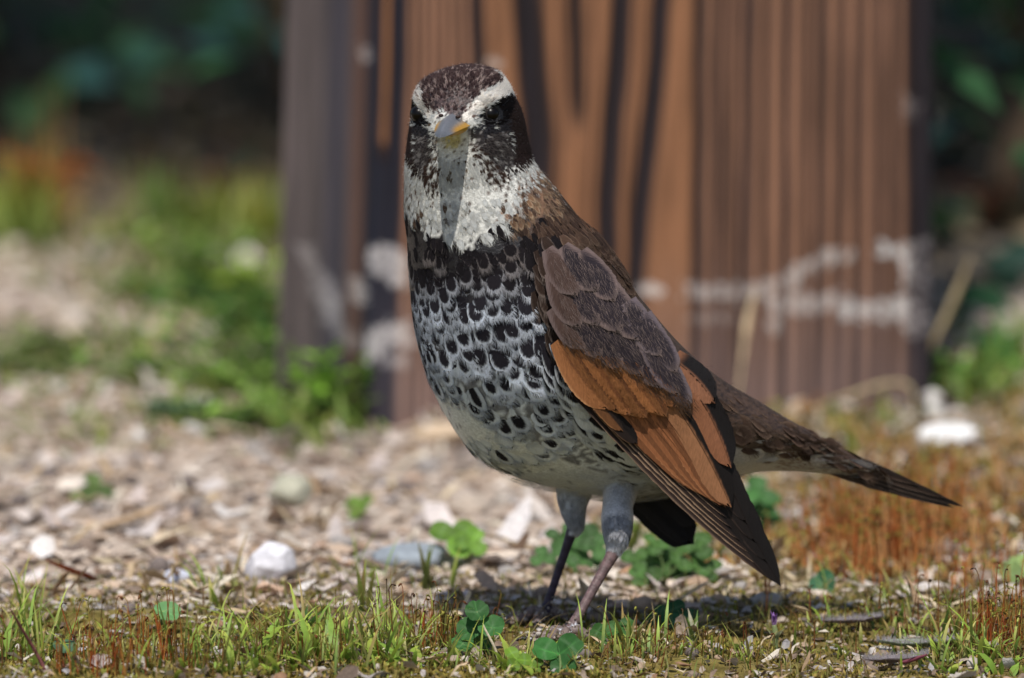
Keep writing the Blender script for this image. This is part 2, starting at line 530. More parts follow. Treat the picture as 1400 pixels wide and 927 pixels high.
# ---------- body mesh (trunk, head, legs and toes joined into one surface)
def body_mesh():
    nt, na = 230, 150
    t = np.linspace(0, NT, nt); th = np.arange(na) / na * 2 * np.pi
    V = surf(t[:, None] + 0 * th[None], th[None] + 0 * t[:, None]).reshape(-1, 3)
    F = grid_faces(nt, na, True)
    k = len(V)
    V = np.concatenate([V, V[:na].mean(0)[None], V[(nt - 1) * na:nt * na].mean(0)[None]])
    i = np.arange(na); j = (i + 1) % na; b = (nt - 1) * na
    F3 = np.concatenate([np.stack([np.full(na, k), j, i], -1), np.stack([np.full(na, k + 1), b + i, b + j], -1)])
    return V, F, F3

def leg_parts(heel, foot, tib, Ys, toes):
    """tib: list of (px,py,r px) down to the heel; returns list of (V,F,kind)"""
    out = []
    pts = [P(a, b, y) for (a, b, r), y in zip(tib, Ys)]
    out.append(tube(pts, [r * PXM for _, _, r in tib], 20, 6) + ('tibia',))
    h = P(*heel); f = P(*foot)
    mid = (h + f) / 2
    out.append(tube([h + (h - f) * .06, h, h * .75 + f * .25, mid, h * .25 + f * .75, f, f + (f - h) * .02],
                    np.array([2.2, 2.5, 1.9, 1.7, 1.7, 2.3, 1.6]) * MM * (1.0 if heel[2] < .03 else .88), 14, 6) + ('tarsus',))
    for dx, dy, L in toes:
        d = np.array([dx, dy, 0]); d /= np.linalg.norm(d)
        s = np.array([-d[1], d[0], 0]) * .08
        p0 = f + np.array([0, 0, .0005])
        q = [p0, p0 + d * L * .3 + [0, 0, .0012], p0 + (d + s) * L * .55 + [0, 0, -.0006], p0 + (d + s) * L * .8 + [0, 0, -.0006], p0 + (d + s * 2) * L + [0, 0, -.0018]]
        for v in q:
            v[2] = max(v[2], .0012)
        out.append(tube(q, np.array([2.0, 1.8, 1.85, 1.5, 1.0]) * MM, 10, 5) + ('toe',))
        e = q[-1]
        out.append(tube([e - d * .0012, e + d * .002 + [0, 0, .0007], e + d * .0045 + [0, 0, -.0004], e + d * .0062 + [0, 0, -.0022]],
                        np.array([.9, .7, .42, .08]) * MM, 8, 4) + ('claw',))
    return out

NEAR = leg_parts((843, 748, .013), (776, 868, .001),
                 [(856, 615, 34), (852, 650, 29), (845, 688, 21.5), (844, 714, 22.5), (843, 738, 14), (838, 758, 8)],
                 [.040, .034, .021, .014, .013, .013],
                 [(-.75, -.75, .0165), (-.98, -.12, .014), (-.2, -1.0, .014), (.92, -.18, .0115)])
FAR = leg_parts((786, 714, .041), (743, 842, .047),
                [(792, 610, 40), (788, 650, 30), (784, 680, 21), (785, 700, 15), (787, 715, 9), (784, 728, 7)],
                [.044, .044, .042, .041, .041, .041],
                [(-.8, -.6, .0165), (-1.0, .05, .013), (-.3, -1, .013), (.9, .3, .010)])

def obj_raw(name, V, faces):
    o = build(name, np.asarray(V) * 100, faces, M_SKIN)      # the join works at a hundred times the size
    bm = bmesh.new(); bm.from_mesh(o.data); bmesh.ops.recalc_face_normals(bm, faces=bm.faces[:]); bm.to_mesh(o.data); bm.free()
    return o

bV, bF, bF3 = body_mesh()
body0 = obj_raw('trunk_raw', bV, [bF, bF3])
legs = []
me = None
for part in NEAR + FAR:
    V, F, tt, kind = part
    lg = obj_raw('leg_raw', V, F)
    md = body0.modifiers.new('u', 'BOOLEAN'); md.operation = 'UNION'; md.object = lg; md.solver = 'FAST'
    dg = bpy.context.evaluated_depsgraph_get(); dg.update()
    me = bpy.data.meshes.new_from_object(body0.evaluated_get(dg))
    body0.modifiers.clear(); old = body0.data; body0.data = me
    bpy.data.objects.remove(lg, do_unlink=True)
me = body0.data.copy()
nv = len(me.vertices)
co = np.empty(nv * 3, np.float32); me.vertices.foreach_get('co', co); co = co.reshape(-1, 3).astype(float) / 100
me.vertices.foreach_set('co', co.astype(np.float32).ravel())
bpy.data.objects.remove(body0, do_unlink=True)
# colour the joined mesh: plumage on the trunk, horn on the legs
px_, py_ = proj(co)
C_, E_, d_ = paint(px_, py_, co[:, 1] > np.interp(py_, [90, 232, 500, 640], [.012, .011, .022, .04]), np.random.RandomState(3), None)
bc = lin(np.where(d_[:, None] > .55, C_, (C_ + E_) / 2))
from mathutils.kdtree import KDTree
allp = []; kinds = []; tts = np.concatenate([q_[2] for q_ in NEAR + FAR])
for li, part in enumerate(NEAR + FAR):
    V, F, tt, kind = part
    allp.append(V); kinds += [(kind, li < len(NEAR))] * len(V)
allp = np.concatenate(allp)
kd = KDTree(len(allp))
for i, v in enumerate(allp): kd.insert(v, i)
kd.balance()
low = np.where(py_ > 640)[0]
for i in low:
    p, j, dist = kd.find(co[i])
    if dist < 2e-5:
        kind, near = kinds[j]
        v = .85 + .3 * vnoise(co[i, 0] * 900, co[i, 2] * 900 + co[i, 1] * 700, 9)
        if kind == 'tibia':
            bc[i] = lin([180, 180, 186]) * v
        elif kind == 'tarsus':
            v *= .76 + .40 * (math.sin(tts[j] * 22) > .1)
            bc[i] = (lin([104, 84, 84]) if near else lin([58, 50, 70])) * v  # far leg darker and bluer: its shade is put into the colour
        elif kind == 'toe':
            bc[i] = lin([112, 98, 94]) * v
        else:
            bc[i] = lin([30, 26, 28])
c4 = np.ones((nv, 4), np.float32); c4[:, :3] = bc
at = me.color_attributes.new('Col', 'FLOAT_COLOR', 'POINT'); at.data.foreach_set('color', c4.ravel())
me.polygons.foreach_set('use_smooth', np.ones(len(me.polygons), bool))
# leg skin: scutes as fine rings
M_BODY, nt_, b_ = new_mat('bird_body')
a_ = nt_.nodes.new('ShaderNodeAttribute'); a_.attribute_name = 'Col'
pos_ = nt_.nodes.new('ShaderNodeNewGeometry').outputs['Position']
f_ = noise(nt_, pos_, 1100, 4)
nt_.links.new(mulcol(nt_, a_.outputs['Color'], remap(nt_, f_, .3, .7, .75, 1.25)), b_.inputs['Base Color'])
b_.inputs['Roughness'].default_value = .42; b_.inputs['Specular IOR Level'].default_value = .35
bump(nt_, b_, noise(nt_, pos_, 1500, 3), .7, .0004)
me.materials.clear(); me.materials.append(M_BODY)
me.name = 'body'
body = bpy.data.objects.new('body', me); COL.objects.link(body); setp(body, bird)

# ---------- contour feathers
def feather_batch(p, d, n, L, W, C, E, ds, nu, nv, rng, lift=.0007, Rc=.045, convex=.10, tipr=2.2, base_in=.0004):
    """vectorised feathers; returns V (m,nv,nu,3), colours, uv"""
    m = len(p)
    s = np.cross(d, n)
    u = np.linspace(-1, 1, nu); v = np.linspace(0, 1, nv)
    shape = np.clip(np.where(v < .55, .45 + .55 * np.sin(v / .55 * np.pi / 2), (1 - ((np.maximum(v, .55) - .55) / .455) ** tipr) ** (1 / tipr)), 0.02, 1)
    vv = v[None, :, None]; uu = u[None, None, :]
    Lx = L[:, None, None]; Wx = W[:, None, None]
    along = vv * Lx * (1 - .10 * uu ** 2 * vv)
    side = uu * Wx * shape[None, :, None]
    rag = rng.uniform(-1, 1, (m, nv, nu)) * .035
    along = along + rag * Lx * (vv > .5)
    up = lift * np.sin(vv * np.pi * .55) - base_in * (1 - vv) - along ** 2 / (2 * Rc) - convex * (side ** 2) / Wx
    V = p[:, None, None] + d[:, None, None] * along[..., None] + s[:, None, None] * side[..., None] + n[:, None, None] * up[..., None]
    # dark centre: an ellipse low on the feather, fringe around it
    dsx = ds[:, None, None]
    dm = np.maximum(dsx, .05)
    eu = np.abs(uu) / (1.02 * np.minimum(dm, 1.2) ** .8)
    top = .62 + .27 * np.minimum(dm, 1.3)                      # where the dark ends towards the tip
    ev = np.where(vv > .55, (vv - .55) / np.maximum(top - .55, .08), 0)
    q = (eu ** 2.6 + ev ** 2.6) ** (1 / 2.6)
    q = np.where(dsx > 0, np.clip(q, 0, 3), .5 + .3 * vv + 0 * uu)
    c = np.broadcast_to(lin(C)[:, None, None], V.shape); cbb = np.broadcast_to(lin(E)[:, None, None], V.shape)
    uv = np.stack(np.broadcast_arrays(side * 1000, along * 1000 + rng.rand(m, 1, 1) * 50), -1)
    gn = np.cross(np.gradient(V, axis=2), np.gradient(V, axis=1)); gn /= np.linalg.norm(gn, axis=-1)[..., None] + 1e-15
    nb = n[:, None, None]; gn *= np.sign((gn * nb).sum(-1))[..., None]
    nn = nb * .72 + gn * .28; nn /= np.linalg.norm(nn, axis=-1)[..., None] + 1e-12
    return V, c, uv, nn, cbb, np.broadcast_to(q, V.shape[:3])

def fringe(p, d, n, L, W, col, k, rng, ln=(.10, .24), wd=.00009, Rc=.045, lift=.0007, spread=.8, vr=(.72, 1.0)):
    """hair-thin barb tips round the feather's end (triangles)"""
    m = len(p); s = np.cross(d, n)
    u = rng.uniform(-1, 1, (m, k)); 
    v = np.clip(vr[0] + (vr[1] - vr[0]) * np.sqrt(np.clip(1 - (np.abs(u)) ** 2.2, 0, 1)) + rng.normal(0, .03, (m, k)), .3, 1)
    al = v * L[:, None]; sd = u * W[:, None] * .93
    def pt(al, sd, lf):
        up = lift * lf - al ** 2 / (2 * Rc) - .10 * sd ** 2 / W[:, None]
        return p[:, None] + d[:, None] * al[..., None] + s[:, None] * sd[..., None] + n[:, None] * up[..., None]
    ll = rng.uniform(*ln, (m, k)) * L[:, None]
    a0 = pt(al - ll * .5, sd, 1.1)
    ang = u * spread + rng.normal(0, .15, (m, k))
    tip = pt(al + ll * np.cos(ang) * .6, sd + ll * np.sin(ang) * .7, 1.5)
    sx = s[:, None] * (wd * .5)
    V = np.stack([a0 - sx, a0 + sx, tip], 2)
    cc = lin(col)[:, None, None] * rng.uniform(.75, 1.15, (m, k, 1, 1))
    cc = np.broadcast_to(cc, V.shape)
    F = np.arange(m * k * 3).reshape(-1, 3)
    return V.reshape(-1, 3), F, cc.reshape(-1, 3)

def gridF(m, nv, nu):
    g = grid_faces(nv, nu)
    return (g[None] + (np.arange(m) * nv * nu)[:, None, None]).reshape(-1, 4)

# rows of feather roots
def roots():
    rng = np.random.RandomState(5)
    T = []; A = []; SP = []
    t = 0.15; row = 0
    ths = np.linspace(0, 2 * np.pi, 72, endpoint=False)
    while t < NT - .3:
        ring = surf(np.full(72, t), ths)
        _, pyr = proj(ring[18][None]); pym = pyr[0]
        sp = np.interp(pym, [90, 228, 262, 330, 372, 420, 520, 600, 660], [.95, 1.05, 1.7, 2.7, 3.5, 4.5, 4.8, 4.6, 4.2]) * MM
        seg = np.linalg.norm(np.roll(ring, -1, 0) - ring, axis=1)
        cum = np.concatenate([[0], np.cumsum(seg)])
        n = max(4, int(round(cum[-1] / sp)))
        q = (np.arange(n) + .5 * (row % 2) + rng.uniform(-.22, .22, n)) / n * cum[-1]
        a = np.interp(q % cum[-1], cum, np.append(ths, 2 * np.pi))
        T.append(np.clip(t + rng.uniform(-.10, .10, n) * 0, 0, NT)); A.append(a); SP.append(np.full(n, sp))
        dt = np.linalg.norm(surf(np.full(72, min(t + .05, NT)), ths) - ring, axis=1) / .05
        t += sp * .92 / np.percentile(dt, 70); row += 1
    T = np.concatenate(T); A = np.concatenate(A); SP = np.concatenate(SP)
    ok = np.ones(len(T), bool)
    p = surf(T, A)
    # thin out where rows crowd on the inside of the bend
    cell = {}
    for i in range(len(T)):
        k = tuple((p[i] / .006).astype(int)); hit = False
        for dx in (-1, 0, 1):
            for dy in (-1, 0, 1):
                for dz in (-1, 0, 1):
                    for j in cell.get((k[0] + dx, k[1] + dy, k[2] + dz), ()):
                        if ((p[i] - p[j]) ** 2).sum() < (.62 * SP[i]) ** 2: hit = True; break
                    if hit: break
                if hit: break
            if hit: break
        if hit: ok[i] = False
        else: cell.setdefault(k, []).append(i)
    return T[ok], A[ok], SP[ok]

T_, A_, SP_ = roots()
p_, d_, n_ = surf_frame(T_, A_); n_ = n_ * NSGN
rx, ry = proj(p_)
tipx, tipy = proj(p_ + d_ * (SP_ * 1.6)[:, None])
BILL3 = P(616, 170, -.018)
dirb = p_ - BILL3; dirb -= n_ * (dirb * n_).sum(-1)[:, None]
dirb /= np.linalg.norm(dirb, axis=1)[:, None] + 1e-12
wgt = (1 - sstep(205, 250, ry))[:, None]
d_ = dirb * wgt + d_ * (1 - wgt); d_ /= np.linalg.norm(d_, axis=1)[:, None]
facing = ((CAM[None] - p_) * n_).sum(-1) > 0
back_ = (p_[:, 1] > np.interp(ry, [90, 232, 500, 640], [.014, .012, .026, .045])) & (np.sin(A_) < .05)
rngp = np.random.RandomState(8)
Cc, Ee, Ds = paint(np.where(ry > 300, tipx, rx), np.where(ry > 300, tipy, ry), back_, rngp, None)
inw = inpoly(np.where(ry > 400, rx - 10, rx), np.where(ry > 400, ry, ry - 8), WING_POLY) & facing
bill = (np.hypot((rx - 618) / 24, (ry - 170) / 14) < 1) & facing
eyes = ((np.hypot(rx - 672, ry - 156) < 10) | (np.hypot(rx - 572, ry - 155) < 8)) & facing
keep = ~inw & ~bill & ~eyes
LE = np.array([(840, 352), (806, 330), (775, 322), (748, 332), (742, 352), (752, 400), (760, 450), (766, 500), (798, 550), (850, 608)], float)
lt = catmull(LE, np.linspace(0, len(LE) - 1, 120))
dle = np.hypot(rx[:, None] - lt[None, :, 0], ry[:, None] - lt[None, :, 1]).min(1)
over = np.exp(-(dle / 22) ** 2) * facing
mp = MB()
head = keep & (ry < 262) & (SP_ < .0021)
small = keep & ~head & (ry < 345) & (SP_ < .0026)
big = keep & ~head & ~small
def emit(mask, lk, wk, nu, nv, k, lift, fr_col=None, ln=(.1, .24), wd=.00009, target=None):
    i = np.where(mask)[0]
    if not len(i): return
    L = SP_[i] * lk * rngp.uniform(.9, 1.15, len(i)); W = SP_[i] * wk * rngp.uniform(.9, 1.1, len(i))
    dd = d_[i] + np.cross(d_[i], n_[i]) * rngp.normal(0, .12, (len(i), 1)); dd /= np.linalg.norm(dd, axis=1)[:, None]
    pp0 = p_[i] + n_[i] * (over[i] * .0034)[:, None]
    V, c, uv, nn, cb_, q_ = feather_batch(pp0, dd, n_[i], L, W, Cc[i], Ee[i], Ds[i], nu, nv, rngp, lift * (1 if k != 22 else rngp.uniform(.4, 1.7, len(i))[:, None, None]))
    if target is None:
        mp.add(V, [gridF(len(i), nv, nu)], c.reshape(-1, 3), uv, nn, cb_, q_)
        if k:
            fv, ff, fc = fringe(pp0, dd, n_[i], L, W, np.where((Ds[i] > .55)[:, None] & (Ds[i] > 1.1)[:, None], Cc[i] * 1.3, Ee[i]), k, rngp, ln, wd, lift=lift)
            mp.add(fv, [ff], fc, np.stack([np.zeros(len(fv)), rngp.rand(len(fv)) * 40], -1), np.repeat(n_[i], 3 * k, 0))
    else:
        fv, ff, fc = fringe(pp0, dd, n_[i], L, W, Ee[i], k, rngp, ln, wd, lift=lift)
        fv = fv.reshape(len(i), -1, 3); fc = fc.reshape(len(i), -1, 3)
        for a in range(len(i)):
            mb = MB(); mb.add(V[a], [grid_faces(nv, nu)], c[a].reshape(-1, 3), uv[a], nn[a], cb_[a], q_[a])
            nf = len(fv[a]); mb.add(fv[a], [np.arange(nf).reshape(-1, 3)], fc[a], np.zeros((nf, 2)), np.tile(n_[i[a]], (nf, 1)))
            target.append(mb)
emit(head, 3.3, .46, 3, 5, 9, .00030, ln=(.3, .6), wd=.00007)
emit(small, 3.2, .50, 5, 6, 22, .0004, ln=(.25, .5), wd=.00009)
# the front breast feathers with a dark centre one can tell apart are objects of their own
single = big & facing & (Ds > .3) & (Ds < 1.08) & (tipx < 800) & (tipy < 680) & (np.sin(A_) > .1)
idx = np.where(single)[0]
if len(idx) > 290:
    single[idx[np.argsort(-SP_[idx])[290:]]] = False
emit(big & ~single, 2.6, .74, 7, 9, 50, .0004, ln=(.16, .42), wd=.00011)
lst = []
emit(single, 2.6, .78, 11, 14, 80, .0008, ln=(.14, .34), wd=.00013, target=lst)
st_ = np.where((SP_ > .0009) & ~inw)[0]
st_ = st_[rngp.randint(0, len(st_), 5200)]
L0 = np.clip(SP_[st_] * rngp.uniform(.5, 1.1, len(st_)), .0009, .0038); dd0 = d_[st_] + n_[st_] * rngp.uniform(.15, .75, (len(st_), 1)) + rngp.normal(0, .25, (len(st_), 3))
dd0 /= np.linalg.norm(dd0, axis=1)[:, None]; b0 = p_[st_] + d_[st_] * rngp.uniform(0, .004, (len(st_), 1)) + n_[st_] * .0005
sd0 = np.cross(dd0, n_[st_]); sd0 /= np.linalg.norm(sd0, axis=1)[:, None]
V = np.stack([b0 - sd0 * .00005, b0 + sd0 * .00005, b0 + dd0 * L0[:, None]], 1)
mp.add(V, [np.arange(3 * len(st_)).reshape(-1, 3)], np.repeat(lin(np.where((Ds[st_] > .5)[:, None], (Cc[st_] + Ee[st_]) / 2, Ee[st_])), 3, 0), np.zeros((3 * len(st_), 2)), np.repeat(n_[st_], 3, 0))
rb_ = np.where((ry > 628) & (rx > 600) & (rx < 930) & (n_[:, 2] < .1))[0]
rb_ = rb_[rngp.randint(0, len(rb_), min(1500, len(rb_) * 4))]
fv, ff, fc = fringe(p_[rb_], d_[rb_], n_[rb_], np.full(len(rb_), .012), np.full(len(rb_), .003), np.tile([206., 208., 210.], (len(rb_), 1)), 10, rngp, (.3, .62), .00009, lift=.0022)
mp.add(fv, [ff], fc, np.zeros((len(fv), 2)), np.repeat(n_[rb_], 30, 0))
for part, ncount in ((NEAR[0], 560), (FAR[0], 420)):
    V, F, tt, kind = part
    ring = V[:-2].reshape(-1, 20, 3)
    m_ = ring.shape[0]
    rt = np.random.RandomState(17)
    ii = rt.uniform(m_ * .18, m_ * .88, ncount).astype(int); jj = rt.randint(0, 20, ncount)
    pp0 = ring[ii, jj]; cc0 = ring[ii].mean(1); nn0 = pp0 - cc0; nn0 /= np.linalg.norm(nn0, axis=1)[:, None]
    dd0 = ring[np.minimum(ii + 2, m_ - 1)].mean(1) - cc0; dd0 /= np.linalg.norm(dd0, axis=1)[:, None]
    dd0 = dd0 - nn0 * (dd0 * nn0).sum(-1)[:, None] - nn0 * .10; dd0 /= np.linalg.norm(dd0, axis=1)[:, None]
    cl0 = (np.array([[168., 169, 176]]) + (np.interp(ii, [m_ * .62, m_ * .82], [0, 1]) + np.interp(ii, [m_ * .25, m_ * .5], [1, 0]))[:, None] * np.array([[46., 45, 42]])) * rt.uniform(.85, 1.1, (ncount, 1))
    L0 = rt.uniform(.004, .0065, ncount) * np.interp(ii, [m_ * .6, m_ * .88], [1, .5]); W0 = L0 * .22
    V, c, uv, nn, cb_, q_ = feather_batch(pp0, dd0, nn0, L0, W0, cl0, cl0 * 1.06, np.zeros(ncount), 5, 6, rt, .0003, .02)
    mp.add(V, [gridF(ncount, 6, 5)], c.reshape(-1, 3), uv, nn, cb_, q_)
    fv, ff, fc = fringe(pp0, dd0, nn0, L0, W0, cl0 * 1.1, 12, rt, (.25, .5), .00008, .02, .0003)
    mp.add(fv, [ff], fc, np.zeros((len(fv), 2)), np.repeat(nn0, 36, 0))
plum = mp.build('plumage', M_DOWN, bird); plum['kind'] = 'stuff'
for mb in lst:
    mb.build('breast_feather', M_DOWN, bird)

# ---------- wing
def front_depth():
    """front surface depth of the body on a px grid"""
    gx, gy = np.arange(520, 1260, 4.0), np.arange(60, 860, 4.0)
    Z = np.full((len(gy), len(gx)), np.nan)
    t = np.linspace(0, NT, 500); th = np.linspace(0, np.pi, 260)
    p = surf(t[:, None] + 0 * th, th[None] + 0 * t[:, None]).reshape(-1, 3)
    x, y = proj(p); i = ((y - 60) / 4).round().astype(int); j = ((x - 520) / 4).round().astype(int)
    ok = (i >= 0) & (i < len(gy)) & (j >= 0) & (j < len(gx))
    o = np.argsort(-p[:, 1]); o = o[ok[o]]
    Z[i[o], j[o]] = p[o, 1]
    return gx, gy, Z
GX, GY, BZ = front_depth()
# smooth wing sheet: quadratic fitted to the body's flank and to the free wing tip
wx, wy, wz = [], [], []
for a, b in [(770, 360), (800, 360), (790, 420), (830, 420), (870, 440), (780, 480), (830, 490), (880, 490), (920, 500), (830, 550), (880, 550), (930, 550), (880, 600), (940, 600), (960, 560)]:
    z = BZ[int((b - 60) / 4), int((a - 520) / 4)]
    if not np.isnan(z): wx.append(a); wy.append(b); wz.append(z)
for a, b, z in [(1070, 800, .022), (1030, 740, .012), (1000, 700, .006), (1000, 640, .010), (950, 690, .004), (900, 640, -.004)] * 2:
    wx.append(a); wy.append(b); wz.append(z)
def wbas(x, y):
    x = (np.asarray(x, float) - 880) / 200; y = (np.asarray(y, float) - 550) / 200
    return np.stack([np.ones_like(x), x, y, x * x, x * y, y * y, x ** 3, y ** 3, x * x * y, x * y * y], -1)
WC = np.linalg.lstsq(wbas(wx, wy), np.array(wz), rcond=None)[0]
def wdepth(x, y):
    x = np.asarray(x, float); y = np.asarray(y, float)
    q = wbas(x, y) @ WC
    i = np.clip(((y - 60) / 4), 0, len(GY) - 1.01); j = np.clip(((x - 520) / 4), 0, len(GX) - 1.01)
    bz = BZ[i.astype(int), j.astype(int)]
    bz = np.where(np.isnan(bz), 1.0, bz)
    # ease onto the body where the sheet would cut it
    k = .004
    h = np.clip(.5 + .5 * (q - bz) / k, 0, 1)
    return (q * (1 - h) + bz * h - k * h * (1 - h)) - .0022

def vane(base, tip, w, layer, outer, inner=None, edge=None, rachis=None, bend=0.0, nu=11, nv=30, tip_pow=2.4, root_w=.55, dfun=wdepth, skew=0.0,
         dark_tip=None, edge_w=.14, conv=.0009, streak=.0, seed=0, lo=.0, inner_from=.15, dark_c=None, rim_c=(98, 84, 80), hw=.78):
    """one stiff feather laid over the wing sheet. outer = lower-left vane (u<0). sRGB colours"""
    rng = np.random.RandomState(seed)
    b = np.array(base, float); t = np.array(tip, float); d = t - b; L = np.linalg.norm(d); d /= L
    n = np.array([-d[1], d[0]])          # to the lower-left when d points down-right
    u = np.linspace(-1, 1, nu); v = np.linspace(0, 1, nv) ** .9
    vm = .62
    sh = np.where(v < vm, root_w + (1 - root_w) * np.sin(v / vm * np.pi / 2), (np.clip(1 - ((np.maximum(v, vm) - vm) / (1 - vm)) ** tip_pow, 0, 1)) ** (1 / tip_pow))
    sh = np.maximum(sh, .05)
    U, Vv = np.meshgrid(u, v)
    side = -U * w / 2 * sh[:, None] * (1 + skew * np.sign(U))
    along = Vv * L - (U ** 2) * w * .16 * Vv
    bx = bend * np.sin(Vv * np.pi) * L
    px = b[0] + d[0] * along + n[0] * (side + bx); py = b[1] + d[1] * along + n[1] * (side + bx)
    rag = rng.uniform(-1, 1, px.shape) * .7 * (np.abs(U) > .99) * np.clip(sh[:, None] * 1.5 - .5, 0, 1)
    px = px + n[0] * rag; py = py + n[1] * rag
    Y = dfun(px, py) - layer * .00030 + conv * (U ** 2) * sh[:, None] - .0007 * Vv * (1 - U * .3) * .6 - lo * Vv
    p = P(px, py, Y)
    oc = lin(outer); ic = lin(inner if inner is not None else outer)
    k = sstep(-.02, .16, U + rng.uniform(-.05, .05, U.shape))[..., None] * (sstep(inner_from - .1, inner_from + .12, Vv)[..., None] if inner is not None else 1)
    c = oc * (1 - k) + ic * k
    if dark_c is not None:
        qr = (np.abs(U / hw) ** 2.3 + np.abs((Vv - .56) / np.where(Vv > .56, .36, .55)) ** 2.3) ** (1 / 2.3)
        cb_ = c.copy(); c = c * 0 + lin(dark_c)
    else:
        cb_ = None; qr = None
    if dark_tip is not None:
        m = sstep(dark_tip[0], dark_tip[0] + .15, Vv + .08 * U)[..., None]; c = c * (1 - m) + lin(dark_tip[1]) * m
    if edge is not None:
        m = (sstep(1 - edge_w * 1.3, 1 - edge_w * .5, -U) * sstep(.05, .2, Vv))[..., None]
        c = c * (1 - m) + lin(edge) * m
    c = c * (1 + rng.normal(0, .05, U.shape))[..., None] * rng.uniform(.9, 1.1)
    if cb_ is not None:
        tipm = sstep(.80, .97, np.maximum(Vv, np.abs(U) * .9))[..., None]; cb_ = cb_ * (1 - tipm) + lin(rim_c) * tipm
    mmx = PXM * 1000
    uv = np.stack([side * mmx, along * mmx + seed * 7.3], -1)
    gn = np.cross(np.gradient(p, axis=1), np.gradient(p, axis=0)); gn /= np.linalg.norm(gn, axis=-1)[..., None] + 1e-15
    gf = grid_faces(nv, nu)
    if np.median(gn[..., 1]) > 0: gn = -gn
    fn = np.cross(p[1, 1] - p[0, 1], p[1, 2] - p[0, 1]); mid = gf[len(gf) // 2]; pv = p.reshape(-1, 3)
    if np.cross(pv[mid[1]] - pv[mid[0]], pv[mid[2]] - pv[mid[1]])[1] > 0: gf = gf[:, ::-1]
    cx_, cy_ = (b + t) / 2; e_ = 30.
    sx_, sy_ = P(cx_ + e_, cy_, dfun(cx_ + e_, cy_)) - P(cx_ - e_, cy_, dfun(cx_ - e_, cy_)), P(cx_, cy_ + e_, dfun(cx_, cy_ + e_)) - P(cx_, cy_ - e_, dfun(cx_, cy_ - e_))
    sn = np.cross(sx_, sy_); sn /= np.linalg.norm(sn); sn *= -np.sign(sn[1])
    gn = gn * .45 + sn * .55; gn /= np.linalg.norm(gn, axis=-1)[..., None]
    mb = MB(); mb.add(p, [gf], c.reshape(-1, 3), uv, gn, cb_, qr)
    if rachis is not None:
        rv = np.linspace(.0, .97, 24); hw = np.interp(rv, [0, 1], [1.3, .35]) * .5
        rr = []
        for sgn in (-1, 0, 1):
            al = rv * L; sd = sgn * hw; bb = bend * np.sin(rv * np.pi) * L
            x = b[0] + d[0] * al + n[0] * (sd + bb); y = b[1] + d[1] * al + n[1] * (sd + bb)
            z = dfun(x, y) - layer * .00030 - .0007 * rv * .6 - (.00022 if sgn == 0 else .00002) - lo * rv
            rr.append(P(x, y, z))
        rr = np.stack(rr, 1)
        rp = rr.reshape(-1, 3); rf = grid_faces(24, 3); mid = rf[10]
        if np.cross(rp[mid[1]] - rp[mid[0]], rp[mid[2]] - rp[mid[1]])[1] > 0: rf = rf[:, ::-1]
        mb.add(rr, [rf], lin(rachis), np.tile([0., 0.], (72, 1)), np.tile(sn, (72, 1)))
    # loose barb tips along the end
    return mb

RUF = [142, 92, 58]; RUF2 = [132, 84, 54]; BLK = [22, 17, 16]; DK = [44, 34, 31]; GB = [104, 88, 84]; PALE = [166, 138, 112]
wing_skin = []
# inner lining so nothing shows between the feathers
wl = [(775, 380), (800, 380), (850, 430), (900, 490), (950, 560), (985, 640), (1000, 690), (1030, 745), (1000, 715), (960, 690), (900, 620), (850, 570), (800, 520), (775, 480)]
cx, cy = 880, 560
rings = []
for s in np.linspace(0.02, 1, 10):
    q = [(cx + (a - cx) * s, cy + (b - cy) * s) for a, b in wl]
    q = catmull(np.array(q + q[:1]), np.linspace(0, len(q), 56, endpoint=False))
    rings.append(P(q[:, 0], q[:, 1], wdepth(q[:, 0], q[:, 1]) + .0016))
wing = build('wing', np.stack(rings).reshape(-1, 3), [grid_faces(10, 56, True)], M_FEATHER, bird, np.tile(lin(DK), (560, 1)), np.zeros((560, 2)), colb=np.tile(lin(DK), (560, 1)), q=np.zeros(560))

def add_f(name, *a, **k):
    add_f.n += 1
    return vane(*a, seed=add_f.n, **k).build(name, M_FEATHER, wing)
add_f.n = 0
# primaries: long dark feathers with pale outer lines, fanned from the lower edge to the free tip
# primaries: long narrow dark feathers with pale outer lines, stacked from the lower edge upward
prim = [((786, 532), (1066, 800), 22), ((792, 530), (1048, 780), 20), ((796, 528), (1028, 758), 18), ((800, 526), (1012, 739), 17), ((806, 526), (1001, 722), 16), ((812, 526), (994, 708), 15), ((818, 526), (988, 696), 14)]
for i, (a, b, w) in enumerate(prim):
    add_f('primary_feather', a, b, w, -1 + i * .7, [44, 33, 29], BLK, PALE if i else [120, 98, 80], [64, 50, 42] if i < 3 else None, bend=.016 - .003 * i, nv=40, root_w=.8, edge_w=.15, tip_pow=1.7, conv=.0001, nu=15)
# dark wing-tip stack on the upper side
for i, (a, b, w) in enumerate([((925, 590), (1068, 802), 40), ((938, 585), (1050, 770), 40), ((945, 582), (1034, 742), 38), ((950, 578), (1022, 716), 36)]):
    add_f('primary_feather', a, b, w, 2.4 + i * .7, [27, 21, 19], BLK, [56, 44, 38], [40, 31, 28], bend=-.022, root_w=.8, tip_pow=1.8, edge_w=.10)
# secondaries: the rufous panel
for i in range(7):
    f = i / 6
    a = (838 + 54 * f, 556 - 10 * f); b = (968 + 24 * f, 676 + 18 * f)
    add_f('secondary_feather', a, b, 28, 4.4 + i * .5, [q * (1.1 if i % 2 else .9) for q in RUF2] if i > 0 else [120, 76, 48], [92, 56, 36], [160, 110, 74] if i % 2 else None, [96, 60, 38] if i > 2 else None, bend=.018 - .006 * i, root_w=.9, tip_pow=2.2, edge_w=.10, conv=.0003, nu=19, nv=44)
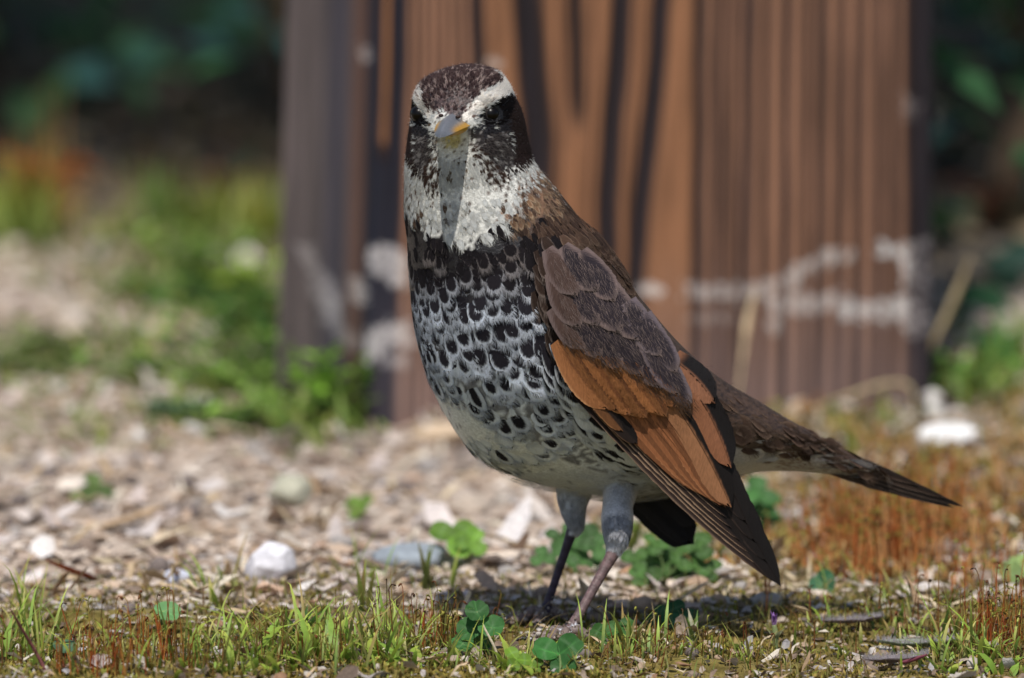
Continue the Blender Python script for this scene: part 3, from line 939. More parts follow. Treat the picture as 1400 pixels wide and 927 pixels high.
# tertials
add_f('tertial_feather', (898, 520), (1000, 694), 46, 9.6, [150, 104, 72], BLK, None, [60, 40, 30], bend=-.035, root_w=.8, tip_pow=2.3, inner_from=.2, nu=23, nv=44)
add_f('tertial_feather', (925, 500), (1000, 640), 44, 11.2, [138, 90, 62], BLK, None, [60, 40, 30], bend=-.05, root_w=.8, tip_pow=2.3, inner_from=.0, nu=23, nv=44)
add_f('tertial_feather', (918, 490), (978, 552), 40, 12.4, [126, 84, 60], BLK, None, [50, 40, 34], bend=-.06, root_w=.8, tip_pow=2.4, inner_from=.1)
# dark primary coverts low on the edge
add_f('primary_covert', (806, 540), (872, 607), 24, 7.4, [36, 27, 24], BLK, [90, 66, 48], None, bend=.0, root_w=.8)
add_f('primary_covert', (792, 520), (852, 590), 22, 7.8, [110, 72, 44], [40, 30, 25], [150, 104, 66], None, bend=.0, root_w=.8)
# greater coverts, rufous
gc = [((758, 468), (832, 560), 40), ((768, 462), (846, 562), 40), ((786, 460), (862, 568), 40), ((806, 462), (884, 572), 40), ((828, 466), (899, 566), 36), ((850, 474), (911, 570), 36), ((872, 486), (926, 556), 36), ((890, 500), (938, 556), 34)]
for i, (a, b, w) in enumerate(gc):
    g_ = [1.0, .86, 1.06, .90, 1.08, .88, 1.0, .84][i]
    add_f('greater_covert', a, b, w, 8.4 + i * .7, [150 * g_, 98 * g_, 60 * g_], [112 * g_, 70 * g_, 44 * g_], [186, 136, 94], None, bend=.03 - .006 * i, root_w=.35 if i < 2 else .7, tip_pow=2.6, edge_w=.10, dark_tip=(.95, [172, 122, 82]), conv=.0015, nu=23, nv=44)  # darker inner vanes also paint the overlap shadow between neighbouring coverts
# median and lesser coverts, scapulars: grey brown with dark hearts
sc = [((756, 420), (800, 478), 34), ((775, 400), (822, 492), 40), ((800, 410), (850, 508), 40), ((828, 420), (880, 516), 42), ((852, 432), (904, 532), 42),
      ((752, 372), (794, 448), 40), ((775, 362), (818, 446), 42), ((800, 366), (850, 456), 44), ((826, 384), (876, 466), 42),
      ((748, 340), (790, 404), 42), ((770, 336), (818, 398), 42), ((796, 342), (842, 412), 40),
      ((872, 430), (930, 542), 38), ((884, 442), (944, 560), 32), ((858, 412), (905, 488), 38), ((880, 430), (926, 510), 34)]
for i, (a, b, w) in enumerate(sc):
    dark = [42, 35, 40] if i not in (0, 5, 9) else [78, 60, 54]
    o = [110, 93, 90] if i < 12 else [104, 92, 96]
    add_f('scapular_feather' if i > 8 else 'median_covert', a, b, w, 13.5 + (0 if i < 5 else 1.2 if i < 9 else 2.2 if i < 12 else 1.6) + .2 * i, o, o, None, None, bend=.02, root_w=.42 if 8 < i < 12 or i == 5 else .7, tip_pow=2.4, dark_c=dark, edge_w=.14, conv=.0010, nu=13)
def pick0(r, k):
    return np.array([[96., 78, 70], [126, 98, 78], [148, 104, 70], [84, 70, 66]])[r.randint(0, 4, k)] * r.uniform(.8, 1.1, (k, 1))
# hair-like barbs over the coverts
hb = MB(); rh = np.random.RandomState(12)
k = 5200
hx = rh.uniform(748, 950, k); hy = rh.uniform(338, 575, k)
okm = inpoly(hx, hy, [(750, 345), (790, 340), (850, 390), (905, 450), (945, 540), (930, 560), (880, 565), (800, 545), (762, 480), (770, 430)])
hx, hy = hx[okm], hy[okm]; k = len(hx)
ang = np.radians(np.interp(hy, [340, 450, 570], [62, 58, 52])) + rh.normal(0, .22, k); hl = rh.uniform(6, 15, k)
x2 = hx + np.cos(ang) * hl; y2 = hy + np.sin(ang) * hl
lay = np.interp(hy, [340, 500, 575], [.0074, .0066, .0048])
wv = .16
a0 = P(hx - wv * np.sin(ang), hy + wv * np.cos(ang), wdepth(hx, hy) - lay); a1 = P(hx + wv * np.sin(ang), hy - wv * np.cos(ang), wdepth(hx, hy) - lay)
a2 = P(x2, y2, wdepth(x2, y2) - lay - .0004)
ruf = hy > np.interp(hx, [760, 890, 950], [468, 500, 552])
cc = np.where(ruf[:, None], [186, 122, 70], [136, 118, 112]) * rh.uniform(.6, .95, (k, 1))
keep_ = ~ruf | (rh.rand(k) < .35)
a0, a1, a2, cc = a0[keep_], a1[keep_], a2[keep_], cc[keep_]; k = len(cc)
hb.add(np.stack([a0, a1, a2], 1), [np.arange(3 * k).reshape(-1, 3)], np.repeat(lin(cc), 3, 0), np.stack([np.zeros(3 * k), rh.rand(3 * k) * 40], -1))
hbo = hb.build('loose_barbs', M_FEATHER, wing); hbo['kind'] = 'stuff'

# fluffy ends of the coverts running over the rufous panel
k = 900
f_ = rh.rand(k); hx = np.interp(f_, [0, .35, .7, 1], [768, 850, 915, 944]) + rh.normal(0, 5, k); hy = np.interp(f_, [0, .35, .7, 1], [470, 506, 545, 560]) + rh.normal(-3, 6, k)
ang = np.radians(54) + rh.normal(0, .2, k); hl = rh.uniform(9, 20, k)
x2 = hx + np.cos(ang) * hl; y2 = hy + np.sin(ang) * hl
la = .0068
V = np.stack([P(hx - .22 * np.sin(ang), hy + .22 * np.cos(ang), wdepth(hx, hy) - la), P(hx + .22 * np.sin(ang), hy - .22 * np.cos(ang), wdepth(hx, hy) - la), P(x2, y2, wdepth(x2, y2) - la + .0012)], 1)
hb2 = MB().add(V, [np.arange(3 * k).reshape(-1, 3)], np.repeat(lin(pick0(rh, k)), 3, 0), np.stack([np.zeros(3 * k), rh.rand(3 * k) * 40], -1)).build('loose_barbs', M_FEATHER, wing); hb2['kind'] = 'stuff'

# ---------- far wing tip, seen below the belly
def far_depth(x, y): return np.full(np.shape(x), .060) + (np.asarray(y, float) - 640) * .00002
fw = vane((800, 600), (949, 744), 58, 0, [34, 32, 36], [26, 24, 27], None, None, dfun=far_depth, tip_pow=4.0, root_w=.8, seed=71).build('far_wing', M_FEATHER, bird)
for i, (a, b, w) in enumerate([((810, 600), (952, 720), 30), ((800, 612), (940, 743), 26)]):
    vane(a, b, w, 2 + i, [38, 36, 40], [28, 26, 30], [52, 50, 54], [22, 20, 22], dfun=far_depth, tip_pow=3.2, root_w=.8, seed=75 + i).build('primary_feather', M_FEATHER, fw)

# ---------- tail
def tdepth(x, y): return .0505 + (np.asarray(x, float) - 1080) / 240 * .012 + (np.asarray(y, float) - np.interp(x, [1060, 1320], [612, 692])) * .00004
tail = vane((1075, 611), (1300, 688), 28, -4, [36, 29, 27], BLK, None, None, dfun=tdepth, tip_pow=1.5, root_w=1.0, seed=80).build('tail', M_FEATHER, bird)
tl = [((1075, 617), (1262, 681), 17, 0, [66, 53, 46]), ((1075, 615), (1286, 689), 17, 1.0, [44, 34, 31]), ((1075, 612), (1304, 694), 17, 2.0, [40, 32, 29]),
      ((1072, 607), (1318, 693), 17, 3.0, [46, 37, 33]), ((1070, 602), (1294, 681), 16, 4.0, [58, 46, 40]), ((1068, 598), (1256, 663), 15, 5.0, [66, 52, 45])]
for i, (a, b, w, ly, c) in enumerate(tl):
    vane(a, b, w, ly, c, [c[0] * .62, c[1] * .62, c[2] * .62], [98, 84, 76], [30, 24, 22], dfun=tdepth, tip_pow=1.5, root_w=1.0, bend=.012 - .004 * i, seed=82 + i, edge_w=.16, conv=.0002).build('tail_feather', M_FEATHER, tail)

# ---------- bill
def bill_half(upper):
    base = P(620, 170, -.0105); tip = P(601.5, 183.5, -.0335)
    ax = tip - base; L = np.linalg.norm(ax); ax /= L
    rt = np.array([1.0, 0, 0]); rt = rt - ax * (ax @ rt); rt /= np.linalg.norm(rt)
    up = np.cross(rt, ax); up *= np.sign(up[2])
    nv, na = 26, 17
    v = np.linspace(0, 1, nv); a = np.linspace(0, np.pi, na)
    V = []; C = []
    for vi in v:
        wd = .0058 * (1 - .58 * vi) * (1 - vi ** 5) ** .5 + .00012
        if upper:
            ht = .0043 * (1 - .45 * vi) * (1 - vi ** 4) ** .6 + .0001
            cz = -.0010 * vi ** 3 - .0002
            x = np.cos(a) * wd; z = (1 - np.abs(np.cos(a)) ** 1.35) * ht + cz
        else:
            vv = min(vi * 1.06, 1)
            ht = .0030 * (1 - vv ** 1.3) ** .7 + .0001
            wd *= .93
            x = np.cos(a) * wd; z = -np.sin(a) * ht - .0004
        q = base + ax * (vi * L * (1 if upper else .93)) + x[:, None] * rt + z[:, None] * up
        V.append(q)
        if upper:
            g = lin([98, 101, 108]) * np.ones((na, 3)); y = lin([166, 122, 34])
            m = ((1 - sstep(.5, .88, np.sin(a))) * (1 - sstep(.50, .80, vi)))[:, None]
            c = g * (1 - m) + y * m
            c = c * (1 - .35 * sstep(.8, 1, vi))
        else:
            m = sstep(.45, .85, vi); c = (lin([196, 148, 34]) * (1 - m) + lin([96, 92, 92]) * m) * np.ones((na, 3))
        C.append(c)
    V = np.stack(V); C = np.stack(C)
    return build('upper_bill' if upper else 'lower_bill', V.reshape(-1, 3), [grid_faces(nv, na)], M_BILL, None, C.reshape(-1, 3))
M_BILL = mat_vcol('bill_horn', .38, .45, 1400, .14, 900, .0001)
ub = bill_half(True); lb = bill_half(False)
ub.name = 'bill'; setp(ub, bird); setp(lb, ub)
for sx, sy in ((626, 160), (603, 158)):
    iv, if_ = ico(2)
    o = build('nostril', iv * [.0009, .0006, .0006] + P(sx, sy, -.0165 if sx > 610 else -.0165), [if_], mat_vcol('nostril_dark', .6), None, np.tile(lin([40, 22, 16]), (len(iv), 1)))
    setp(o, ub)

# ---------- eyes
M_EYE, nte, be = new_mat('eye_gloss'); be.inputs['Base Color'].default_value = (*lin([10, 7, 6]), 1); be.inputs['Roughness'].default_value = .3; be.inputs['Specular IOR Level'].default_value = .2
M_RING = mat_vcol('eye_ring', .7)
iv, if_ = ico(4)
for (ex, ey, y) in ((671, 156, None), (573, 156, None)):
    i = int((ey - 60) / 4); j = int((ex - 520) / 4)
    z = BZ[i, j]
    c = P(ex, ey, z + .0022)
    e = build('eye', iv * .0029 + c, [if_], M_EYE); setp(e, bird)
    nrm = np.array([.55 if ex > 620 else -.75, -.8, .05]); nrm /= np.linalg.norm(nrm)
    s1 = np.cross(nrm, [0, 0, 1]); s1 /= np.linalg.norm(s1); s2 = np.cross(s1, nrm)
    a = np.linspace(0, 2 * np.pi, 25)
    ring = [c + nrm * .0013 + (s1 * math.cos(q) + s2 * math.sin(q) * .86) * .0027 for q in a]
    V, F, tt = tube(ring, [.00035] * 25, 6, 2, False)
    r = build('eyelid', V, F, M_RING, None, np.tile(lin([34, 28, 27]), (len(V), 1))); setp(r, e)

# ================================================================== THE PLACE
def rot_z(a):
    c, s = np.cos(a), np.sin(a); z = np.zeros_like(c); o = np.ones_like(c)
    return np.stack([np.stack([c, -s, z], -1), np.stack([s, c, z], -1), np.stack([z, z, o], -1)], -2)

def half_w(y):
    return .0578 * (3 + y)

def rand_xy(n, y0, y1, rng, ext=1.35):
    y = rng.uniform(y0, y1, n); x = rng.uniform(-1, 1, n) * half_w(y) * ext
    return x, y

# ---------- ground sheet
gx = np.unique(np.concatenate([np.linspace(-.45, .45, 240), .45 + np.cumsum(.006 * 1.14 ** np.arange(72)), -.45 - np.cumsum(.006 * 1.14 ** np.arange(72))]))
gy = np.unique(np.concatenate([np.linspace(-.4, 1.2, 330), 1.2 + np.cumsum(.008 * 1.13 ** np.arange(80)), -.4 - np.cumsum(.008 * 1.13 ** np.arange(72))]))
X, Yg = np.meshgrid(gx, gy)
Z = height(X, Yg)
gm, gnt, gb = new_mat('earth')
tc = gnt.nodes.new('ShaderNodeNewGeometry').outputs['Position']
def ramp(nt, fac, stops):
    r = nt.nodes.new('ShaderNodeValToRGB'); nt.links.new(fac, r.inputs[0])
    e = r.color_ramp.elements
    while len(e) < len(stops): e.new(.5)
    for q, (p, c) in zip(e, stops):
        q.position = p; q.color = (*lin(c), 1)
    return r.outputs[0]
def mixc(nt, f, a, b):
    m = nt.nodes.new('ShaderNodeMix'); m.data_type = 'RGBA'
    nt.links.new(f, m.inputs['Factor']); nt.links.new(a, m.inputs['A']); nt.links.new(b, m.inputs['B'])
    return m.outputs['Result']
n1 = noise(gnt, tc, 60, 5, .65); n2 = noise(gnt, tc, 14, 3)
soil = ramp(gnt, n1, [(.25, [150, 132, 116]), (.45, [184, 166, 150]), (.6, [206, 190, 176]), (.8, [222, 210, 198])])
moss_c = ramp(gnt, n1, [(.25, [76, 66, 36]), (.5, [130, 116, 62]), (.75, [166, 152, 92])])
olive = ramp(gnt, n1, [(.3, [84, 76, 42]), (.6, [138, 122, 76]), (.8, [160, 142, 98])])
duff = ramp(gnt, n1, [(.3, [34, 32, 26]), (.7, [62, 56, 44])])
sp = gnt.nodes.new('ShaderNodeSeparateXYZ'); gnt.links.new(tc, sp.inputs[0])
yj = math_node(gnt, 'ADD', sp.outputs[1], math_node(gnt, 'MULTIPLY', math_node(gnt, 'SUBTRACT', n2, .5), .18))
xj = math_node(gnt, 'ADD', sp.outputs[0], math_node(gnt, 'MULTIPLY', math_node(gnt, 'SUBTRACT', n2, .5), .15))
c = mixc(gnt, remap(gnt, yj, .05, .14, 1, 0), soil, moss_c)
right = math_node(gnt, 'MULTIPLY', remap(gnt, xj, .05, .12, 0, 1), remap(gnt, yj, .75, .95, 1, 0))
c = mixc(gnt, math_node(gnt, 'MULTIPLY', right, .85), c, olive)
c = mixc(gnt, math_node(gnt, 'MULTIPLY', remap(gnt, yj, 1.15, 1.5, 0, 1), .6), c, olive)
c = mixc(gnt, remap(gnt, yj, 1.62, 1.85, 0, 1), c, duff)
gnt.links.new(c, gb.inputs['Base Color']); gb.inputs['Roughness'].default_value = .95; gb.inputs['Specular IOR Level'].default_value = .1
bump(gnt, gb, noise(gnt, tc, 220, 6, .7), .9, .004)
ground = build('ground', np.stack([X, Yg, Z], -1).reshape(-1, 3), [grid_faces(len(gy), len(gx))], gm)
tag(ground, kind='structure')

# ---------- scatter builders
def flakes(n, x, y, size, cols, rng, flat=.3, lift=.002, asp=(.35, 1.0)):
    """small curled chips of dead leaf, bark and straw: 3 x 3 vertices each, with a back side and edge"""
    g = np.linspace(-1, 1, 3); U, Vv = np.meshgrid(g, g)
    U = U.ravel(); Vv = Vv.ravel()
    a = rng.uniform(*asp, n)
    lx = size[:, None] * (U[None] * (1 - .35 * np.abs(Vv[None])) + rng.uniform(-.22, .22, (n, 9)))
    ly = size[:, None] * a[:, None] * (Vv[None] * (1 - .35 * np.abs(U[None])) + rng.uniform(-.22, .22, (n, 9)))
    curl = rng.uniform(-.25, .5, (n, 1)); curl2 = rng.uniform(-.3, .3, (n, 1))
    lz = size[:, None] * (curl * U[None] ** 2 + curl2 * Vv[None] ** 2 * a[:, None] + rng.uniform(-.08, .08, (n, 9)))
    L = np.stack([lx, ly, lz], -1)
    tilt = rng.normal(0, flat, n); az = rng.uniform(0, 2 * np.pi, n)
    ca, sa = np.cos(tilt)[:, None], np.sin(tilt)[:, None]
    L = np.stack([L[..., 0] * ca - L[..., 2] * sa, L[..., 1], L[..., 0] * sa + L[..., 2] * ca], -1)
    L = np.einsum('nij,nkj->nki', rot_z(az), L)
    pos = np.stack([x, y, height(x, y) + np.abs(np.sin(tilt)) * size * .6 + lift * rng.rand(n)], -1)
    V = L + pos[:, None]
    F = (grid_faces(3, 3)[None] + (np.arange(n) * 9)[:, None, None]).reshape(-1, 4)
    C = lin(cols)[:, None] * rng.uniform(.85, 1.12, (n, 9, 1))
    return V.reshape(-1, 3), F, C.reshape(-1, 3)

def blades(n, pos, h, w, az, lean, bend, c0, c1, rng, seg=5, cup=.25):
    """grass-like blades with a folded midrib: 3 vertices a level"""
    v = np.linspace(0, 1, seg); 
    r = lean[:, None] * v + bend[:, None] * v ** 2
    dirx = np.cos(az)[:, None]; diry = np.sin(az)[:, None]
    hor = h[:, None] * r; ver = h[:, None] * v * np.sqrt(np.clip(1 - np.clip(r, 0, .95) ** 2 * .6, .1, 1))
    C = np.stack([dirx * hor, diry * hor, ver], -1) + pos[:, None]
    side = np.stack([-np.sin(az), np.cos(az), np.zeros(n)], -1)
    ww = w[:, None] * (np.sin(np.clip(v * .9 + .12, 0, 1) * np.pi) ** .6 * (1 - v ** 3) + .04)[None] * .5
    fold = np.stack([np.cos(az), np.sin(az), np.full(n, .6)], -1)
    Lp = C - side[:, None] * ww[..., None]; Rp = C + side[:, None] * ww[..., None]
    M = C - fold[:, None] * (ww * cup)[..., None]
    V = np.stack([Lp, M, Rp], 2)
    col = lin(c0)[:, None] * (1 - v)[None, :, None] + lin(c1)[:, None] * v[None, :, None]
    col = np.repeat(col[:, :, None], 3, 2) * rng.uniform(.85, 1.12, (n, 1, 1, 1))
    F = (grid_faces(seg, 3)[None] + (np.arange(n) * seg * 3)[:, None, None]).reshape(-1, 4)
    return V.reshape(-1, 3), F, col.reshape(-1, 3)

def pick(pal, n, rng, wts=None):
    pal = np.asarray(pal, float)
    return pal[rng.choice(len(pal), n, p=None if wts is None else np.asarray(wts) / np.sum(wts))]

M_LITTER = mat_vcol('dead_leaf', .85, .2, 500, .25, 700, .0006, .12)
M_LEAF = mat_vcol('green_leaf', .6, .2, 260, .16, 420, .0004, .35)
M_GRASS = mat_vcol('grass_blade', .5, .35, 300, .12, 0, 0, .35)
M_MOSS = mat_vcol('moss_frond', .7, .25, 400, .3, 0, 0, .25)
M_STALK = mat_vcol('moss_stalk', .4, .4, 300, .2, 0, 0, .25)
M_STONE = mat_vcol('stone', .85, .25, 180, .22, 260, .0012)
M_TWIG = mat_vcol('dry_stem', .8, .2, 300, .25, 500, .0006)

rng = np.random.RandomState(31)
# ---------- leaf litter
PAL = [[206, 190, 174], [220, 210, 198], [184, 164, 146], [156, 134, 118], [208, 198, 194], [200, 174, 148], [130, 112, 98], [230, 224, 218], [188, 184, 186], [172, 134, 106]]
WT = [3, 2.2, 2.6, 1.8, 2, 2, 1.2, .9, 1, .8]
lit = MB()
n = 33000
x, y = rand_xy(n, .06, 1.3, rng, 1.9)
keepm = fbm(x * 8, y * 6, 41) + rng.rand(n) * .5 > .62
rt_side = (x > .05) & (y < .8)
keepm &= ~(rt_side & (rng.rand(n) < .45))
x, y = x[keepm], y[keepm]; n = len(x)
sz = np.exp(rng.normal(math.log(.0023), .5, n)); sz = np.clip(sz, .0009, .0085)
lit.add(*(lambda a: (a[0], [a[1]], a[2]))(flakes(n, x, y, sz, pick(PAL, n, rng, WT) * .62 + np.array([214, 200, 188]) * .38, rng, .14, .001)))
n = 3600
x, y = rand_xy(n, -.14, .12, rng)
sz = np.clip(np.exp(rng.normal(math.log(.0015), .45, n)), .0006, .005)
lit.add(*(lambda a: (a[0], [a[1]], a[2]))(flakes(n, x, y, sz, pick(PAL, n, rng, WT) * .82, rng, .4, .0015)))
n = 4000
x, y = rand_xy(n, 1.2, 2.6, rng, 1.6)
sz = np.clip(np.exp(rng.normal(math.log(.005), .5, n)), .002, .014)
lit.add(*(lambda a: (a[0], [a[1]], a[2]))(flakes(n, x, y, sz, pick(PAL, n, rng, WT) * np.where(x > .2, .5, np.interp(y, [1.3, 1.6], [1, .38]))[:, None], rng)))  # back litter darkened in colour to deepen the shade under the shrubs
# straw-like slivers
n = 1300
x, y = rand_xy(n, -.12, 1.2, rng)
sz = rng.uniform(.004, .013, n) * np.interp(y, [-.1, .1], [.5, 1])
lit.add(*(lambda a: (a[0], [a[1]], a[2]))(flakes(n, x, y, sz, pick([[200, 184, 156], [186, 164, 134], [206, 196, 180], [150, 126, 100]], n, rng), rng, .25, .003, (.06, .14))))
n = 620
x, y = rand_xy(n, .12, 1.2, rng)
k_ = (x < .06) | (rng.rand(n) < .3); x, y = x[k_], y[k_]; n = len(x)
lit.add(*(lambda a: (a[0], [a[1]], a[2]))(flakes(n, x, y, rng.uniform(.005, .0105, n), pick([[214, 204, 200], [226, 220, 216], [196, 182, 176], [204, 180, 158], [186, 176, 172], [170, 148, 130]], n, rng), rng, .3, .002, (.3, .8))))
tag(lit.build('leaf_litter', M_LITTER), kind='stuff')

# ---------- gravel
iv1, if1 = ico(1); iv2, if2 = ico(2)
def pebbles(n, x, y, size, cols, rng, sink=.3):
    sc = size[:, None] * rng.uniform(.6, 1.2, (n, 3)) * [1, 1, .75]
    L = iv2[None] * (1 + rng.uniform(-.09, .09, (n, len(iv2), 1))) * sc[:, None]
    L = np.einsum('nij,nkj->nki', rot_z(rng.uniform(0, 6.28, n)), L)
    V = L + np.stack([x, y, height(x, y) + sc[:, 2] * (1 - sink) - size * .2], -1)[:, None]
    F = (if2[None] + (np.arange(n) * len(iv2))[:, None, None]).reshape(-1, 3)
    return V.reshape(-1, 3), F, np.repeat(lin(cols), len(iv2), 0)
n = 1500
x, y = rand_xy(n, -.13, 1.1, rng)
sz = np.clip(np.exp(rng.normal(math.log(.0024), .55, n)), .0008, .0050) * np.interp(y, [-.1, .12], [.45, 1])
a = pebbles(n, x, y, sz, pick([[150, 144, 140], [176, 166, 156], [128, 112, 100], [110, 100, 96], [164, 140, 118]], n, rng), rng)
tag(MB().add(a[0], [a[1]], a[2]).build('gravel', M_STONE), kind='stuff')

# ---------- moss cushions: tiny pointed fronds
n = 52000
x, y = rand_xy(n, -.16, .17, rng, 1.6)
den = fbm(x * 28, y * 20, 51)
k = (den + rng.rand(n) * .35 > .58) & ~((np.hypot(x - .012, y + .004) < .022) & (rng.rand(n) < .8)) & (rng.rand(n) < np.interp(y, [-.1, .06, .17], [1, .9, .3]))
x, y = x[k], y[k]; n = len(x)
h = rng.uniform(.0012, .0036, n)
pos = np.stack([x, y, height(x, y) - .0003], -1)
mc0 = pick([[66, 56, 26], [84, 70, 30], [58, 62, 26]], n, rng); mc1 = pick([[172, 156, 72], [150, 158, 66], [186, 160, 84], [132, 108, 58]], n, rng)
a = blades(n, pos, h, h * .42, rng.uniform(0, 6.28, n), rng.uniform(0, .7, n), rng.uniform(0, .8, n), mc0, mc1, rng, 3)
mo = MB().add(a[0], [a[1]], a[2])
n = 26000
x, y = rand_xy(n, .15, .9, rng, 1.3)
k = (x > .03 + .05 * fbm(y * 9, y * 3, 8)) & (fbm(x * 16, y * 10, 52) + rng.rand(n) * .3 > .58)
x, y = x[k], y[k]; n = len(x); h = rng.uniform(.003, .008, n)
pos = np.stack([x, y, height(x, y) - .0003], -1)
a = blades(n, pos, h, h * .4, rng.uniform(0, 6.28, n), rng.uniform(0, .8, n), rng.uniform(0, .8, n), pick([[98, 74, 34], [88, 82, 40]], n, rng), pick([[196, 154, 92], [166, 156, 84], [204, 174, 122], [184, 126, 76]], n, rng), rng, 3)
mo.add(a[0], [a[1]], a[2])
tag(mo.build('moss', M_MOSS), kind='stuff')

# ---------- moss stalks: thin red seta, nodding capsule
def stalks(pos, h, rng, red, thick=.00028):
    n = len(pos); lv = 12; az = rng.uniform(0, 6.28, n)
    v = np.array([0, .2, .4, .6, .75, .84, .88, .91, .94, .96, .98, 1.0])
    lean = rng.normal(0, .16, n)[:, None] * v + rng.normal(0, .06, n)[:, None] * v ** 2
    hook = (np.where(v > .86, (v - .86) / .14, 0) ** .8)[None] * rng.uniform(.0010, .0028, n)[:, None]
    lx = h[:, None] * lean + hook; lz = h[:, None] * np.minimum(v, .92)[None] - (np.clip((v - .92) / .08, 0, 1) * .0013)[None] * rng.uniform(-.3, 1.5, n)[:, None]
    C = np.stack([np.cos(az)[:, None] * lx, np.sin(az)[:, None] * lx, lz], -1) + pos[:, None]
    rad = np.interp(v, [0, .8, .88, .92, .96, .99, 1], [1.0, .62, .7, 1.5, 2.3, 1.2, .3])[None] * thick * rng.uniform(.8, 1.3, n)[:, None]
    a = np.array([0, 2.1, 4.2])
    off = np.stack([np.cos(a), np.sin(a), np.zeros(3)], -1)
    V = C[:, :, None] + off[None, None] * rad[..., None, None]
    c0 = lin(pick(red, n, rng))[:, None]; ct = lin(pick([[120, 106, 44], [74, 50, 30], [166, 156, 70], [120, 70, 34], [150, 150, 62]], n, rng))[:, None]
    m = sstep(.70, .95, v)[None, :, None]
    col = c0 * (1 - m) + ct * m
    col = np.repeat(col[:, :, None], 3, 2)
    F = (grid_faces(lv, 3, True)[None] + (np.arange(n) * lv * 3)[:, None, None]).reshape(-1, 4)
    return V.reshape(-1, 3), F, col.reshape(-1, 3)
ms = MB()
RED = [[178, 92, 42], [160, 76, 36], [190, 124, 62], [140, 96, 50], [176, 150, 76]]
OLV = [[110, 96, 44], [140, 110, 54], [128, 74, 38]]
ORG = [[232, 176, 116], [206, 132, 72], [190, 106, 54], [214, 154, 98], [170, 100, 58]]
# px, py of the bases, spread in px, how many, height in px, palette
CL = [(160, 915, 55, 14, 70, 66, RED), (215, 905, 50, 10, 60, 74, RED), (270, 915, 40, 10, 30, 60, OLV), (100, 915, 40, 12, 26, 50, RED), (30, 915, 30, 10, 18, 60, OLV),
      (360, 905, 60, 14, 30, 60, OLV), (440, 900, 40, 12, 22, 70, OLV), (520, 890, 40, 14, 24, 70, OLV), (590, 880, 24, 10, 34, 66, RED), (610, 890, 16, 8, 24, 72, OLV), (660, 880, 40, 10, 14, 50, OLV),
      (1365, 880, 40, 14, 90, 78, RED), (1390, 890, 30, 14, 50, 80, RED), (1340, 870, 20, 14, 26, 70, RED), (1280, 870, 50, 20, 30, 56, OLV), (1180, 870, 90, 24, 36, 44, OLV), (1020, 890, 90, 20, 30, 44, OLV), (880, 900, 60, 16, 24, 50, OLV),
      (1200, 765, 70, 30, 100, 70, ORG), (1240, 735, 80, 34, 90, 66, ORG), (1300, 770, 90, 44, 60, 66, ORG), (1370, 790, 60, 34, 40, 60, ORG), (1120, 760, 50, 26, 60, 60, ORG), (1155, 740, 22, 14, 60, 92, ORG), (1225, 760, 34, 14, 90, 96, ORG), (1200, 735, 40, 14, 70, 84, ORG), (1290, 745, 30, 14, 50, 84, ORG), (1270, 690, 50, 16, 60, 70, ORG), (1180, 790, 30, 8, 30, 80, ORG), (1170, 700, 70, 24, 70, 55, ORG), (1340, 700, 90, 50, 50, 60, ORG), (1050, 830, 14, 10, 8, 80, ORG),
      (1000, 720, 80, 30, 40, 50, ORG), (60, 300, 60, 22, 60, 130, ORG), (240, 280, 120, 20, 40, 80, OLV)]
for (cx, cy, sx, sy, n, hp, pal) in CL:
    q = G(cx + rng.normal(0, sx * .55, n), cy + rng.normal(0, sy * .6, n))
    sc = (3 + q[:, 1]) / F_PX
    h = hp * sc * np.clip(np.exp(rng.normal(-.25, .38, n)), .3, 1.5)
    a = stalks(q, h, rng, pal, .00026 if cy > 800 else .00042)
    ms.add(a[0], [a[1]], a[2])
tag(ms.build('moss_stalks', M_STALK), kind='stuff')

# ---------- short grass mixed through the moss, and behind
gr = MB()
GP0 = [[84, 104, 40], [104, 116, 50], [84, 106, 54]]; GP1 = [[180, 206, 82], [200, 212, 104], [158, 190, 88], [214, 204, 124], [184, 152, 96]]
def grass_patch(cx, cy, sx, sy, n, hp, wp=4.4, p0=GP0, p1=GP1, lean=.6):
    q = G(cx + rng.normal(0, sx * .5, n), cy + rng.normal(0, sy * .5, n))
    sc = (3 + q[:, 1]) / F_PX
    h = hp * sc * np.clip(np.exp(rng.normal(-.38, .6, n)), .15, 1.8)
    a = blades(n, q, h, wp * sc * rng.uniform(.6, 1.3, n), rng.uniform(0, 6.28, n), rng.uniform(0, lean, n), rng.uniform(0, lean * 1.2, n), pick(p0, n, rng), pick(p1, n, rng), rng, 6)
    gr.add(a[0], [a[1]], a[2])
for cx, cy, sx, sy, n, hp in [(340, 900, 120, 26, 160, 46), (420, 880, 60, 16, 60, 50), (480, 895, 80, 20, 110, 46), (560, 885, 60, 20, 80, 46), (40, 880, 60, 26, 70, 56), (180, 900, 120, 24, 90, 34), (640, 905, 60, 14, 60, 30),
                              (720, 905, 60, 14, 60, 28), (860, 890, 80, 16, 60, 34), (1000, 900, 120, 16, 60, 24), (1180, 880, 150, 30, 90, 24), (1330, 900, 80, 20, 90, 44), (1230, 820, 160, 30, 60, 30), (500, 800, 60, 14, 26, 44), (300, 820, 60, 14, 18, 40)]:
    grass_patch(cx, cy, sx, sy, n, hp * 1.3)
for cx, cy, sx, sy, n, hp in [(330, 330, 90, 30, 260, 60), (220, 330, 120, 30, 140, 46), (20, 330, 60, 30, 160, 80), (100, 380, 160, 60, 90, 30), (440, 330, 60, 20, 70, 60), (60, 500, 120, 50, 60, 24), (1370, 500, 40, 20, 60, 50), (880, 740, 60, 20, 50, 50), (950, 760, 60, 20, 50, 46), (1090, 620, 160, 30, 60, 24)]:
    grass_patch(cx, cy, sx, sy, n, hp, 9, GP0, [[140, 150, 60], [156, 160, 74], [120, 148, 66]])
